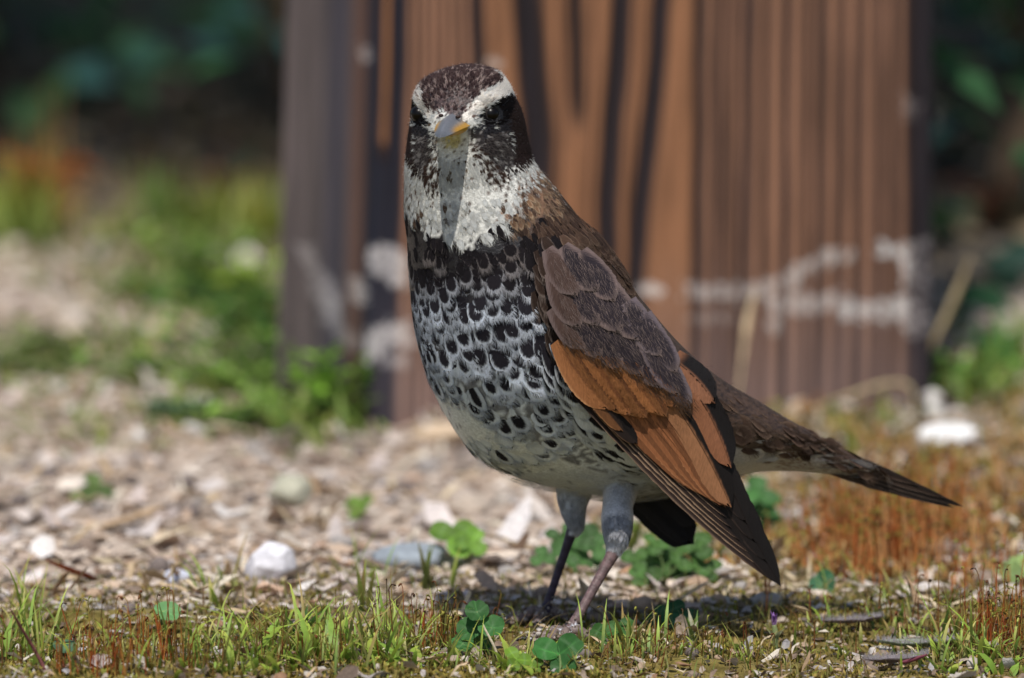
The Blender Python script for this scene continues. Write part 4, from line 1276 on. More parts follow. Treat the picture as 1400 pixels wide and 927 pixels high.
for cx, cy, sx, sy, n, hp in [(400, 895, 130, 20, 50, 44), (470, 905, 90, 14, 34, 36), (340, 915, 90, 12, 40, 34), (540, 905, 80, 14, 40, 34), (30, 905, 50, 16, 30, 44), (720, 915, 60, 10, 30, 28), (1340, 915, 80, 12, 40, 34)]:
    grass_patch(cx, cy, sx, sy, n, hp, 10, [[110, 140, 44], [126, 150, 54]], [[176, 200, 84], [196, 204, 100], [150, 184, 84]], .9)
n = 1500
q = G(rng.uniform(-40, 1440, n), rng.uniform(815, 935, n)); sc = (3 + q[:, 1]) / F_PX
h = sc * rng.uniform(18, 60, n)
a = blades(n, q, h, sc * rng.uniform(.9, 2.0, n), rng.uniform(0, 6.28, n), rng.uniform(0, 1.0, n), rng.uniform(-.8, 1.2, n), pick([[96, 92, 46], [120, 96, 60], [84, 100, 44]], n, rng), pick([[170, 160, 90], [190, 166, 120], [140, 150, 76], [150, 96, 60]], n, rng), rng, 7)
gr.add(a[0], [a[1]], a[2])
for cx, cy, sx, sy, n, hp in [(330, 440, 130, 60, 240, 44), (400, 540, 130, 50, 200, 46), (260, 400, 130, 50, 160, 44), (440, 580, 70, 24, 120, 60), (160, 500, 160, 60, 200, 36), (120, 590, 200, 40, 110, 30), (420, 600, 90, 24, 90, 40), (300, 560, 140, 40, 120, 36), (1350, 540, 60, 30, 90, 56), (1200, 580, 120, 30, 50, 40)]:
    grass_patch(cx, cy, sx, sy, n, hp, 8, GP0, [[150, 176, 76], [168, 176, 92], [130, 166, 80]], .9)
tag(gr.build('grass', M_GRASS), kind='stuff')

# ---------- timber post
C0 = G(503, 592)[0]
phi = math.radians(21)
rd = np.array([math.cos(phi), math.sin(phi), 0]); ld = np.array([-math.sin(phi), math.cos(phi), 0])
def solve(d, target):
    lo, hi = 0, .6
    s = 1 if proj(C0 + d * .3)[0] > proj(C0)[0] else -1
    for _ in range(50):
        m = (lo + hi) / 2
        if (proj(C0 + d * m)[0] - target) * s < 0: lo = m
        else: hi = m
    return lo
PW = solve(rd, 1279); PD = solve(ld, 378)
print('post', PW, PD, proj(C0 + rd * PW), proj(C0 + ld * PD))
BANDS = [  # u in photo px at the frame's top, half width, burnt depth (0..1), drift per 100 px downward
    (516, 9, 1, -1), (523, 3, .2, 0), (546, 12, 1, -1), (592, 3, .4, 0), (606, 3, .5, 0), (628, 4, .55, 0), (650, 9, 1, 2), (722, 19, 1, 7), (786, 11, .62, 1), (848, 14, .95, -4), (904, 12, 1, -8), (1262, 23, 1, .6), (568, 3, .45, 0), (578, 2.5, .35, 0), (672, 2, .3, 1), (764, 3, .35, 2), (812, 3, .4, -1), (873, 2.5, .35, -3)]
r7 = np.random.RandomState(4)
gpos = 956
while gpos < 1240:
    BANDS.append((gpos, r7.uniform(4.4, 7.0), r7.uniform(.75, 1.0), r7.uniform(-.5, .2))); gpos += r7.uniform(20, 28)
def post_surface(sx, py):
    """sx: photo px at which this column stands at the frame top; returns burnt amount"""
    b = np.zeros(np.broadcast(sx, py).shape)
    wob = (vnoise(np.asarray(sx) / 60, np.asarray(py) / 90, 3) - .5) * np.where(np.asarray(sx) > 945, 2.0, 8.0)
    for c, w, a, dr in BANDS:
        cc = c + dr * np.asarray(py) / 100 + wob
        k = np.exp(-(np.abs(sx - cc) / w) ** 3) * a
        if c == 786: k = k * (1 - sstep(120, 210, py))
        if c == 523: k = k + np.exp(-(np.abs(sx - cc) / 17) ** 3) * sstep(180, 235, py)
        b = np.maximum(b, k)
    return b
WHITE = [([(500, 345), (530, 338), (556, 345), (557, 392), (535, 388), (508, 372)], .62), ([(488, 470), (530, 440), (565, 440), (568, 472), (530, 478), (500, 505), (490, 500)], .6),
         ([(1200, 332), (1272, 330), (1272, 392), (1236, 390), (1232, 352), (1200, 350)], .95), ([(1150, 408), (1200, 412), (1262, 398), (1272, 440), (1200, 440), (1150, 432)], .8), ([(1236, 440), (1270, 436), (1268, 462), (1238, 460)], .8),
         ([(1055, 405), (1150, 400), (1150, 425), (1100, 432), (1055, 425)], .6), ([(935, 388), (1055, 385), (1058, 412), (935, 408)], .62), ([(1058, 385), (1110, 352), (1172, 340), (1172, 352), (1120, 366), (1070, 405)], .62),
         ([(870, 388), (905, 388), (905, 405), (870, 402)], .7), ([(1050, 430), (1072, 428), (1070, 452), (1052, 452)], .5), ([(935, 432), (1000, 428), (1005, 440), (935, 444)], .35), ([(525, 490), (560, 486), (560, 502), (525, 502)], .4),
         ([(1236, 130), (1262, 138), (1260, 168), (1240, 165)], .45), ([(668, 78), (684, 78), (684, 94), (668, 94)], .5), ([(492, 66), (506, 66), (506, 80), (492, 80)], .5),
         ([(400, 325), (425, 335), (450, 380), (470, 440), (500, 470), (480, 480), (440, 440), (420, 370)], .35), ([(470, 372), (500, 385), (500, 420), (480, 400)], .6), ([(440, 385), (466, 385), (466, 450), (445, 440)], .3)]
def SXW(co): return proj(co)[0]
def post_color(co, sx, face, rng):
    px, py = proj(co)
    b = post_surface(sx, np.clip(py, -400, 620))
    n = fbm(sx / 7 + 3, co[:, 2] * 30, 15)
    lightc = np.where(((sx > 655) & (sx < 950))[:, None], [140, 98, 70], [142, 104, 82])
    lightc = np.where(((sx > 512) & (sx < 536))[:, None], [166, 114, 74], lightc)
    brown = lightc * (.82 + .36 * n)[:, None]
    dark = np.where((sx < 560)[:, None], [27, 28, 39], [36, 30, 34]) * (.8 + .5 * n)[:, None]
    mid = np.array([46, 33, 30]) * (.8 + .4 * n)[:, None]
    k = sstep(.05, .5, b)[:, None]; k2 = sstep(.55, .95, b)[:, None]
    c = brown * (1 - k) + mid * k; c = c * (1 - k2) + dark * k2
    # weathered purple-grey foot of the timber
    g = sstep(330, 560, py + (n - .5) * 120)[:, None] * .55
    c = c * (1 - g) + np.array([132, 116, 116]) * g * (1 - .5 * k2) + c * g * .5 * k2
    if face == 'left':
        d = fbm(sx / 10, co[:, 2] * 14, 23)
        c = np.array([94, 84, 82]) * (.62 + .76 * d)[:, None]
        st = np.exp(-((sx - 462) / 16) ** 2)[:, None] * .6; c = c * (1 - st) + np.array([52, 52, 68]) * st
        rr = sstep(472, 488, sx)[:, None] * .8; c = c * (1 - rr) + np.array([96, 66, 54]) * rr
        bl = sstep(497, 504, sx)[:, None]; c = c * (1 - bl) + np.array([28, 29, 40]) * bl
    if face == 'edge':
        c = np.array([34, 30, 36]) * (.8 + .4 * n)[:, None]
    jx = px + (vnoise(px / 6, py / 6, 31) - .5) * 14; jy = py + (vnoise(px / 6, py / 6, 32) - .5) * 14
    for poly, am in WHITE:
        if face == 'left' and np.mean([q[0] for q in poly]) > 520: continue
        m = inpoly(jx, jy, poly) * min(1, am * 1.2) * np.clip(1.2 - .8 * b * (SXW(co) > 560) - .5 * (vnoise(px / 5, py / 4, 35) > .62), 0, 1)
        c = c * (1 - m[:, None]) + np.array([214, 208, 204]) * m[:, None]
    return lin(np.clip(c, 0, 255)) * rng.uniform(.93, 1.07, (len(co), 1))
def post_prof():
    """profile points (world xy at the foot), photo column, face tag"""
    pts = []
    n = 430
    rc = .006
    xs = np.linspace(rc, PW - rc, n)
    fr = [(C0 + rd * a, 'front') for a in xs]
    le = [(C0 + ld * a, 'left') for a in np.linspace(PD, rc, 90)]
    cor = [(C0 + rd * (rc - rc * math.sin(q)) + ld * (rc - rc * math.cos(q)), 'front') for q in np.linspace(math.pi / 2, 0, 8)[1:-1]]
    e0 = C0 + rd * PW
    cor2 = [(C0 + rd * (PW - rc + rc * math.sin(q)) + ld * (rc - rc * math.cos(q)), 'edge') for q in np.linspace(0, math.pi / 2, 8)[1:-1]]
    ri = [(e0 + ld * a, 'edge') for a in np.linspace(rc, PD, 30)]
    bk = [(C0 + ld * PD + rd * a, 'edge') for a in np.linspace(PW, 0, 40)[1:-1]]
    return le + cor + fr + cor2 + ri + bk
prof = post_prof()
pp = np.array([p for p, f in prof]); ff = np.array([f for p, f in prof])
zs = np.concatenate([np.linspace(-.02, .17, 190), np.linspace(.18, .9, 24)])
ctr = C0 + rd * PW / 2 + ld * PD / 2
taper = (1 - .10 * zs.clip(0, .2))[:, None, None] * np.ones((1, 1, 1))
anc = (C0 + rd * PW)[:2]
XY = anc + (pp[None, :, :2] - anc) * taper
Zp = np.broadcast_to(zs[:, None, None], XY.shape[:2] + (1,)) + C0[2]
co = np.concatenate([XY, Zp], -1)
# photo column of every profile point at the frame top
top = np.concatenate([anc + (pp[:, :2] - anc) * (1 - .10 * .135), np.full((len(pp), 1), .135 + C0[2])], -1)
sxp = proj(top)[0]
flat = co.reshape(-1, 3)
SX = np.broadcast_to(sxp, co.shape[:2]).ravel()
FFc = np.broadcast_to(ff, co.shape[:2]).ravel()
colp = np.zeros_like(flat)
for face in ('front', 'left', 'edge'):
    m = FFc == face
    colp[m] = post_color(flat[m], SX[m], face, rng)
# burnt softer grain stands back from the ridges
bd = post_surface(SX, np.clip(proj(flat)[1], -400, 620)) * (FFc == 'front')
inward = (ld * .0022)
flat = flat + bd[:, None] * inward[None] + (ld * .0008)[None] * (fbm(SX / 5, flat[:, 2] * 25, 61) - .5)[:, None] * (FFc == 'front')[:, None]
M_WOOD, wnt, wb = new_mat('burnt_timber')
wa = wnt.nodes.new('ShaderNodeAttribute'); wa.attribute_name = 'Col'
wpos = wnt.nodes.new('ShaderNodeNewGeometry').outputs['Position']
wmap = wnt.nodes.new('ShaderNodeMapping'); wmap.inputs['Scale'].default_value = (420, 420, 14); wnt.links.new(wpos, wmap.inputs['Vector'])
wf = noise(wnt, wmap.outputs[0], 1.0, 4, .6)
wnt.links.new(mulcol(wnt, wa.outputs['Color'], remap(wnt, wf, .3, .7, .78, 1.2)), wb.inputs['Base Color'])
wb.inputs['Roughness'].default_value = .7; wb.inputs['Specular IOR Level'].default_value = .25
bump(wnt, wb, wf, .5, .0012)
npf = len(prof)
kk = len(flat)
Fp = grid_faces(len(zs), npf, True)
topc = np.append(ctr[:2], zs[-1] + C0[2] + .004)
flat2 = np.concatenate([flat, topc[None]]); colp = np.concatenate([colp, lin([[120, 96, 76]])])
i = np.arange(npf); j = (i + 1) % npf; bq = (len(zs) - 1) * npf
post = build('timber_post', flat2, [Fp, np.stack([np.full(npf, kk), bq + i, bq + j], -1)], M_WOOD, None, colp)
tag(post, 'thick brown timber post with black burnt stripes and flaking white paint behind the bird', 'post')

# ---------- single stones and bits on the ground
def stone(px, py, wpx, hpx, col, label, seed, name='stone', cat='stone', flat=1.0, ang=.16, two=None, rz=None):
    r = np.random.RandomState(seed)
    q = G(px, py)[0]; sc = (3 + q[1]) / F_PX
    v, f = ico(4)
    w = wpx * sc / 2; h = hpx * sc
    s = v * [w, w * .8, h * .62]
    d = np.zeros(len(v))
    for k in range(9):                       # chop facets
        nn = r.normal(0, 1, 3); nn /= np.linalg.norm(nn)
        dd = v @ nn; d = np.maximum(d, np.clip(dd - r.uniform(.55, .9), 0, 1))
    v2 = s * (1 - d * .9)[:, None]
    v2 = v2 * (1 + ang * (fbm(v[:, 0] * 2.3 + seed, v[:, 1] * 2.3 + v[:, 2] * 1.7, seed) - .5))[:, None]
    a = r.uniform(-.5, .5) if rz is None else rz
    v2 = v2 @ rot_z(np.array(a)).T
    v2[:, 2] += h * .38
    c = lin(col) * (.8 + .4 * fbm(v[:, 0] * 5, v[:, 1] * 5 + v[:, 2] * 4, seed + 2))[:, None]
    if two is not None:
        m = (fbm(v[:, 0] * 1.6, v[:, 2] * 1.6, seed + 5) > .5)[:, None]; c = np.where(m, lin(two), c)
    o = build(name, v2, [f], M_STONE, None, c); o.location = q
    tag(o, label, cat); return o
stone(368, 790, 84, 50, [206, 204, 210], 'chunky pale lilac white stone in the litter left of the bird', 3)
stone(566, 775, 118, 36, [138, 146, 154], 'flat blue grey stone lying left of the legs of the bird', 8)
stone(1300, 612, 92, 34, [232, 232, 232], 'bright white flat stone on the ground above the tail tip', 5)
stone(1280, 575, 54, 44, [60, 50, 48], 'dark brown stone with a pale top behind the bright white stone', 12, two=[200, 196, 190])
stone(245, 798, 44, 22, [196, 200, 216], 'small bluish white chip of stone in the litter at lower left', 15)
stone(605, 592, 90, 30, [196, 174, 148], 'tan stone lying against the front corner of the timber post', 18)
stone(1360, 470, 60, 30, [196, 188, 180], 'pale blurred stone behind the grass at the right edge', 22)
stone(640, 700, 66, 26, [180, 166, 152], 'beige stone in the litter under the belly', 25)
stone(395, 690, 80, 40, [170, 168, 150], 'rounded grey green stone in the litter above the lilac white stone', 27)
stone(1205, 890, 40, 14, [190, 184, 180], 'small grey stone in the moss near the purple leaves', 29)
stone(960, 520, 1, 1, [150, 140, 130], 'x', 30) if False else None

def bent_leaf(px, py, L, w, az, col, label, seed, name='dead_leaf', cat='leaf', lift=.004, curl=.5, tilt=.3, mat=None, edge=None, nu=9, nv=16, hairs=0, group=None):
    """one leaf lying on the ground; L and w in photo px"""
    r = np.random.RandomState(seed); q = G(px, py)[0]; sc = (3 + q[1]) / F_PX
    L *= sc; w *= sc
    U, Vv = np.meshgrid(np.linspace(-1, 1, nu), np.linspace(0, 1, nv))
    sh = np.sin(np.clip(Vv * .96 + .03, 0, 1) * np.pi) ** .75
    x = (Vv - .5) * L; y = U * w / 2 * sh * (1 + .1 * np.sin(Vv * 19 + seed))
    z = lift + np.abs(U) * w * .18 * sh + curl * L * (Vv - .5) ** 2 * .6 + tilt * x + .04 * L * (fbm(U * 2 + seed, Vv * 3, seed) - .5)
    V = np.stack([x, y, z], -1).reshape(-1, 3) @ rot_z(np.array(az)).T
    c = lin(col) * (.75 + .5 * fbm(U * 3 + 9, Vv * 5, seed))[..., None]
    m = np.exp(-(U / .12) ** 2)[..., None] * .35; c = c * (1 - m) + lin(edge if edge is not None else col) * m * 1.2
    mb = MB().add(V, [grid_faces(nv, nu)], c.reshape(-1, 3))
    mb.add(V - [0, 0, .0003], [grid_faces(nv, nu)[:, ::-1]], c.reshape(-1, 3) * .8)
    if hairs:
        p = V[r.randint(0, len(V), hairs)] + r.normal(0, w * .03, (hairs, 3)) * [1, 1, .1]
        tip = p + np.stack([r.normal(0, .0006, hairs), r.normal(0, .0006, hairs), r.uniform(.0010, .0024, hairs)], -1)
        wv = np.array([.00006, 0, 0])
        mb.add(np.stack([p - wv, p + wv, tip], 1), [np.arange(hairs * 3).reshape(-1, 3)], lin([170, 164, 168]))
    o = mb.build(name, mat or M_LITTER); o.location = q
    tag(o, label, cat, group); return o
bent_leaf(100, 800, 80, 44, .5, [156, 84, 56], 'rust red dead leaf curled up in the litter at lower left', 3, tilt=-.4)
bent_leaf(180, 730, 90, 40, .2, [186, 160, 130], 'tan dead leaf lying in the litter above the rust red one', 5)
bent_leaf(700, 745, 90, 40, 1.0, [212, 206, 204], 'silvery white dead leaf standing on edge left of the far leg', 7, tilt=.8, curl=.9)
bent_leaf(735, 712, 60, 26, 2.2, [200, 190, 182], 'narrow pale dead leaf behind the silvery white one', 9, tilt=.7)
bent_leaf(880, 790, 70, 34, .3, [190, 150, 120], 'pinkish tan dead leaf in shade behind the near leg', 11)
bent_leaf(965, 640, 60, 40, .6, [188, 170, 130], 'straw coloured dead leaf on the ground under the wing', 13)
bent_leaf(405, 800, 60, 30, -.6, [186, 178, 172], 'grey dead leaf curled at the foot of the lilac white stone', 15, tilt=.5, curl=1.0)
bent_leaf(210, 755, 120, 10, .5, [206, 190, 164], 'long straw sliver slanting across the litter at lower left', 17, name='straw', cat='straw', tilt=.3, curl=.1)
for k, (a, b, L, w, az, lab) in enumerate([(1165, 876, 84, 34, .1, 'flat hairy purple grey leaf behind two others in the right foreground'),
                                          (1255, 893, 110, 40, -.15, 'hairy grey green leaf with a purple rim on the moss at lower right'),
                                          (1225, 916, 90, 34, .25, 'hairy dull purple leaf nearest the bottom edge at lower right')]):
    bent_leaf(a, b, L, w, az, [140, 128, 130] if k != 1 else [146, 156, 136], lab, 40 + k, name='hairy_leaf', hairs=900, mat=M_LEAF, tilt=.05, lift=.003, group='hairy purple leaves in the moss')
bent_leaf(1248, 925, 40, 20, 0, [138, 78, 92], 'small wine red leaf at the bottom edge right of the purple leaves', 47, name='hairy_leaf', mat=M_LEAF)

def stem_thing(name, label, cat, pts, rad, col, mat=M_TWIG, seed=0):
    """pts as (px, py of the point, depth offset from the first point's ground)"""
    V, F, t = tube(pts, rad, 8, 6)
    o = pts[0]
    ob = build(name, V - o, F, mat, None, lin(col) * (.8 + .4 * vnoise(t * 3, t * 0 + seed, seed))[:, None]); ob.location = o
    return tag(ob, label, cat)
q0 = G(1243, 560)[0]
stem_thing('dry_stem', 'tall dry straw coloured stem leaning right beside the timber post', 'stem', [q0, P(1262, 500, q0[1] - .005), P(1290, 440, q0[1] - .01), P(1312, 390, q0[1] - .01), P(1327, 352, q0[1] - .012)], np.array([1.1, 1.2, 1.4, 1.5, .5]) * MM, [176, 158, 124])
q0 = G(1005, 580)[0]
stem_thing('dry_stem', 'bleached dry grass stem in front of the paint marks on the post', 'stem', [q0, P(1014, 500, q0[1]), P(1022, 440, q0[1]), P(1032, 395, q0[1] + .002)], np.array([.5, .7, 1.5, .3]) * MM, [206, 184, 150])
q0 = G(1110, 560)[0]
stem_thing('dry_stem', 'bent straw arching over the ground at the foot of the post', 'stem', [q0, P(1150, 545, q0[1] - .02), P(1210, 525, q0[1] - .02), P(1245, 530, q0[1] - .02), G(1250, 575)[0]], np.array([.8, .9, .9, .8, .5]) * MM, [176, 160, 126])
q0 = G(62, 918)[0]
stem_thing('dry_stem', 'dark wine coloured stalk slanting in the left foreground', 'stem', [q0, P(48, 890, q0[1]), P(30, 860, q0[1] - .004), P(14, 832, q0[1] - .008)], np.array([.7, .6, .5, .25]) * MM, [110, 66, 66])
q0 = G(682, 905)[0]
stem_thing('dry_stem', 'pale dry stalk leaning beside the scalloped green leaves', 'stem', [q0, P(676, 885, q0[1]), P(664, 862, q0[1]), P(660, 852, q0[1])], np.array([.5, .5, .4, .2]) * MM, [196, 184, 160])

# ---------- grass tufts that stand out one by one
def tuft(px, py, n, hp, wp, label, seed, c0=GP0, c1=GP1, name='grass_tuft', lean=.5, spread=6, group=None):
    r = np.random.RandomState(seed); q = G(px, py)[0]; sc = (3 + q[1]) / F_PX
    root = empty(name, q); tag(root, label, 'grass tuft', group)
    for k in range(n):
        pos = np.stack([r.normal(0, spread * sc * .5, 1), r.normal(0, spread * sc * .5, 1), [-.001]], -1) + q
        a = blades(1, pos, np.array([hp * sc * r.uniform(.55, 1.1)]), np.array([wp * sc * r.uniform(.7, 1.2)]), r.uniform(0, 6.28, 1), r.uniform(0, lean, 1), r.uniform(0, lean, 1), pick(c0, 1, r), pick(c1, 1, r), r, 8)
        setp(build('blade', a[0], [a[1]], M_GRASS, None, a[2]), root)
    return root
tuft(585, 812, 9, 76, 9, 'olive grass tuft standing in front of the blue grey stone', 2, [[70, 74, 40]], [[110, 104, 60], [116, 130, 62]], lean=.25)
tuft(612, 806, 4, 66, 10, 'bright green grass blades right of the olive tuft', 3, lean=.25)
tuft(495, 836, 9, 74, 8, 'fresh green grass tuft left of the olive one', 4, lean=.3)
tuft(408, 876, 8, 58, 15, 'broad leaved dark green seedling in the foreground moss', 6, [[40, 66, 26]], [[70, 104, 40]], lean=.5, name='seedling')
tuft(300, 832, 5, 52, 9, 'small grass tuft below the lilac white stone', 7, lean=.5)
tuft(42, 850, 9, 80, 9, 'tall grass tuft at the left edge', 8, lean=.35)
tuft(860, 890, 6, 76, 6, 'thin grass tuft just behind the hind claw', 9, lean=.5, c1=[[150, 160, 84], [170, 150, 100]])
tuft(945, 880, 7, 62, 9, 'grass tuft with a withered tip below the wing', 10, lean=.35, c1=[[110, 140, 70], [190, 184, 160]])
tuft(1010, 892, 8, 40, 9, 'low grass tuft left of the purple bud', 11, lean=.7)
tuft(1240, 818, 9, 40, 9, 'bright yellow green grass tuft in the moss at right', 12, lean=.5, c1=[[170, 180, 70]])
tuft(1205, 868, 8, 44, 8, 'half dry grass tuft behind the hairy leaves', 13, lean=.8, c1=[[190, 180, 150], [150, 150, 80]])
tuft(1350, 520, 12, 110, 12, 'blurred green grass tuft right of the post', 14, [[60, 110, 50]], [[90, 160, 80], [120, 170, 90]], lean=.35, spread=40)
tuft(1016, 525, 3, 90, 16, 'single broad green blade in front of the post', 15, [[60, 120, 60]], [[96, 160, 96]], lean=.08, spread=3)
tuft(235, 310, 10, 120, 16, 'tall blurred green grass tuft against the dark shrub', 16, [[60, 84, 30]], [[100, 130, 56]], lean=.25, spread=36)
tuft(345, 340, 46, 110, 14, 'yellow green grass clump left of the post', 17, [[90, 96, 34]], [[160, 160, 60], [140, 150, 60]], lean=.5, spread=70)
tuft(15, 330, 30, 120, 14, 'yellow green grass clump at the left edge far behind', 18, [[110, 106, 36]], [[180, 168, 66]], lean=.4, spread=50)
tuft(205, 890, 5, 26, 6, 'bluish pale green seedling among the red stalks', 19, [[120, 140, 120]], [[160, 180, 160]], lean=1.0, name='seedling')
tuft(1350, 900, 8, 40, 14, 'leafy green seedling at the lower right corner', 20, lean=.8, name='seedling')

# purple bud
q = G(1060, 890)[0]; sc = 3 / F_PX
root = empty('purple_bud', q); tag(root, 'small purple flower bud on a hairy stem in the moss right of the wing', 'flower')
V, F, t = tube([q, q + np.array([0, 0, .006]), q + np.array([-.0005, 0, .009])], np.array([.9, 1.1, .8]) * MM, 8, 5)
setp(build('stem', V, F, M_STALK, None, np.tile(lin([138, 150, 100]), (len(V), 1))), root)
r = np.random.RandomState(5)
for k in range(7):
    a = blades(1, (q + np.array([-.0004, 0, .0085]))[None], np.array([r.uniform(.004, .0062)]), np.array([.0018]), np.array([k * .9]), np.array([.15]), np.array([.1]), [[140, 116, 140]], [[140, 92, 170]], r, 6, .8)
    setp(build('petal', a[0], [a[1]], M_STALK, None, a[2]), root)
for k in range(5):
    a = blades(1, (q + np.array([0, 0, .003]))[None], np.array([.0055]), np.array([.0020]), np.array([k * 1.25 + .3]), np.array([.35]), np.array([.3]), [[130, 140, 100]], [[150, 150, 120]], r, 6, .6)
    setp(build('leaf', a[0], [a[1]], M_STALK, None, a[2]), root)

# ---------- clovers and broad leaved weeds
def leaflet(c, d, up, L, w, col, r, crinkle=0., notch=.12, lobes=0, pale=True):
    """one rounded leaflet from c along d; returns V, F, col"""
    d = d / np.linalg.norm(d); s = np.cross(d, up); s /= np.linalg.norm(s); n = np.cross(s, d)
    nr, na = 6, 28
    a = np.linspace(-np.pi, np.pi, na)
    rr = np.linspace(.0, 1, nr)
    rad = (1 - notch * np.exp(-(a / .28) ** 2)) * (1 + (.07 * np.abs(np.cos(lobes * a / 2)) if lobes else 0))
    A, R = np.meshgrid(a, rr)
    x = L * (.5 + .5 * np.cos(A) * R * rad[None]); y = w / 2 * np.sin(A) * R * rad[None] * (.72 + .28 * np.cos(A / 2.2))
    z = np.abs(y) * .28 + crinkle * w * .05 * np.sin(A * 7) * R ** 2 + .10 * L * (x / L - .5) ** 2
    V = c + d * x[..., None] + s * y[..., None] + n * z[..., None]
    cc = np.ones((nr, na, 1)) * lin(col) * r.uniform(.88, 1.1)
    rib = np.exp(-(y / (w * .03)) ** 2)[..., None] * .35
    cc = cc * (1 - rib) + lin(np.minimum(np.array(col) * 1.5, 255)) * rib
    if pale:
        ch = np.exp(-((x / L - .55 + .25 * np.abs(y) / w) / .05) ** 2)[..., None] * .22; cc = cc * (1 - ch) + lin([150, 180, 140]) * ch
    return V.reshape(-1, 3), grid_faces(nr, na), cc.reshape(-1, 3)

def clover(px, py, leaves, label, seed, name='clover', size=46, col=(58, 112, 52), h=30, crinkle=0, lobes=0, n3=3, cat='clover', stem=(110, 130, 80), tiltto=.75):
    """leaves: list of (px,py) where each trifoliate leaf's middle stands; stems rise from (px,py)"""
    r = np.random.RandomState(seed); q = G(px, py)[0]; sc = (3 + q[1]) / F_PX
    root = empty(name, q); tag(root, label, cat)
    for (lx, ly, s) in leaves:
        c = P(lx, ly, q[1] + r.uniform(-.006, .006))
        mid = (q + c) / 2 + np.array([r.uniform(-.002, .002), 0, 0])
        V, F, t = tube([q, mid, c], np.array([.6, .5, .4]) * MM * (size / 46), 6, 4)
        setp(build('stem', V, F, M_STALK, None, np.tile(lin(stem), (len(V), 1))), root)
        a0 = r.uniform(0, 6.28)
        up = np.array([r.uniform(-.3, .3), -tiltto, .75]); up /= np.linalg.norm(up)
        e1 = np.cross(up, [0, 1, .2]); e1 /= np.linalg.norm(e1); e2 = np.cross(up, e1)
        mbl = None
        for k in range(n3):
            d = e1 * math.cos(a0 + k * 2 * math.pi / max(n3, 1)) + e2 * math.sin(a0 + k * 2 * math.pi / max(n3, 1))
            L = size * sc * s
            V, F, C = leaflet(c if n3 > 1 else c - d * L * .5, d, up + r.normal(0, .12, 3), L, L * .98, np.array(col) * r.uniform(.85, 1.15), r, crinkle, lobes=lobes)
            o = build('leaf', V, [F], M_LEAF, None, C); setp(o, root)
    return root
clover(655, 900, [(652, 836, .8), (642, 862, .9), (672, 858, .85), (655, 884, 1.0), (632, 880, .7)], 'cluster of scalloped green leaves at the left of the feet', 3, name='ground_ivy', size=44, crinkle=1, lobes=14, n3=1, cat='weed', col=(64, 112, 58))
clover(766, 920, [(765, 895, 1.0)], 'dark green clover leaf in front of the near foot', 4, size=40, tiltto=.9)
clover(712, 920, [(706, 902, .8), (730, 912, .6)], 'light green seedling leaves between the scalloped leaves and the near foot', 5, name='seedling', size=28, col=(112, 146, 50), cat='seedling')
clover(1126, 815, [(1126, 798, 1.0)], 'single round blue green leaf on the moss below the tail', 6, name='round_leaf', size=42, n3=1, col=(62, 110, 78), cat='weed')
clover(1035, 735, [(1035, 675, 1.0), (1048, 712, .7), (1022, 708, .8), (1050, 690, .7)], 'blurred green clover between the wing tip and the tail', 7, size=32, col=(72, 116, 62))
clover(800, 790, [(792, 730, 1.0), (775, 758, .8), (815, 748, .9), (742, 762, .7), (800, 770, .8), (764, 738, .8)], 'blurred green clover behind the two legs', 8, size=29, col=(72, 106, 58))
clover(905, 800, [(880, 790, .9), (905, 768, 1.0), (935, 785, .9), (955, 748, .9), (968, 780, .8), (925, 755, .8), (895, 745, .7), (950, 772, .9), (870, 765, .8)], 'wide clover patch in shade behind the near leg', 9, size=30, col=(74, 106, 54))
clover(627, 775, [(622, 735, 1.0), (645, 742, .7)], 'bright lime green clover above the blue grey stone', 10, size=38, col=(112, 150, 62))
clover(228, 862, [(228, 838, 1.0)], 'pale green round leaf behind the red stalks at left', 11, name='round_leaf', size=40, n3=1, col=(92, 134, 84), cat='weed', tiltto=.35)
clover(90, 905, [(88, 885, 1.0)], 'soft blue green round leaf in the left foreground', 12, name='round_leaf', size=36, n3=1, col=(76, 108, 84), cat='weed', tiltto=.35)
clover(130, 690, [(130, 668, .8), (118, 680, .7)], 'small dark green seedling in the litter at left', 13, name='seedling', size=34, col=(90, 110, 60), cat='seedling')
clover(850, 880, [(828, 868, .8), (850, 860, .7)], 'small dark green leaves between the near foot and the thin tuft', 14, name='seedling', size=32, col=(58, 96, 44), cat='seedling')
clover(905, 860, [(905, 848, .8), (930, 842, .8)], 'shaded green leaves under the wing', 15, name='seedling', size=34, col=(58, 104, 70), cat='seedling')
clover(495, 705, [(492, 690, .7), (486, 696, .6)], 'tiny green sprout in the litter between the stones', 16, name='seedling', size=30, col=(110, 140, 60), cat='seedling')
clover(1385, 800, [(1380, 785, 1.0), (1398, 776, 1.0)], 'pale green leaf at the right edge in the orange moss', 17, name='round_leaf', size=44, n3=1, col=(150, 176, 110), cat='weed')

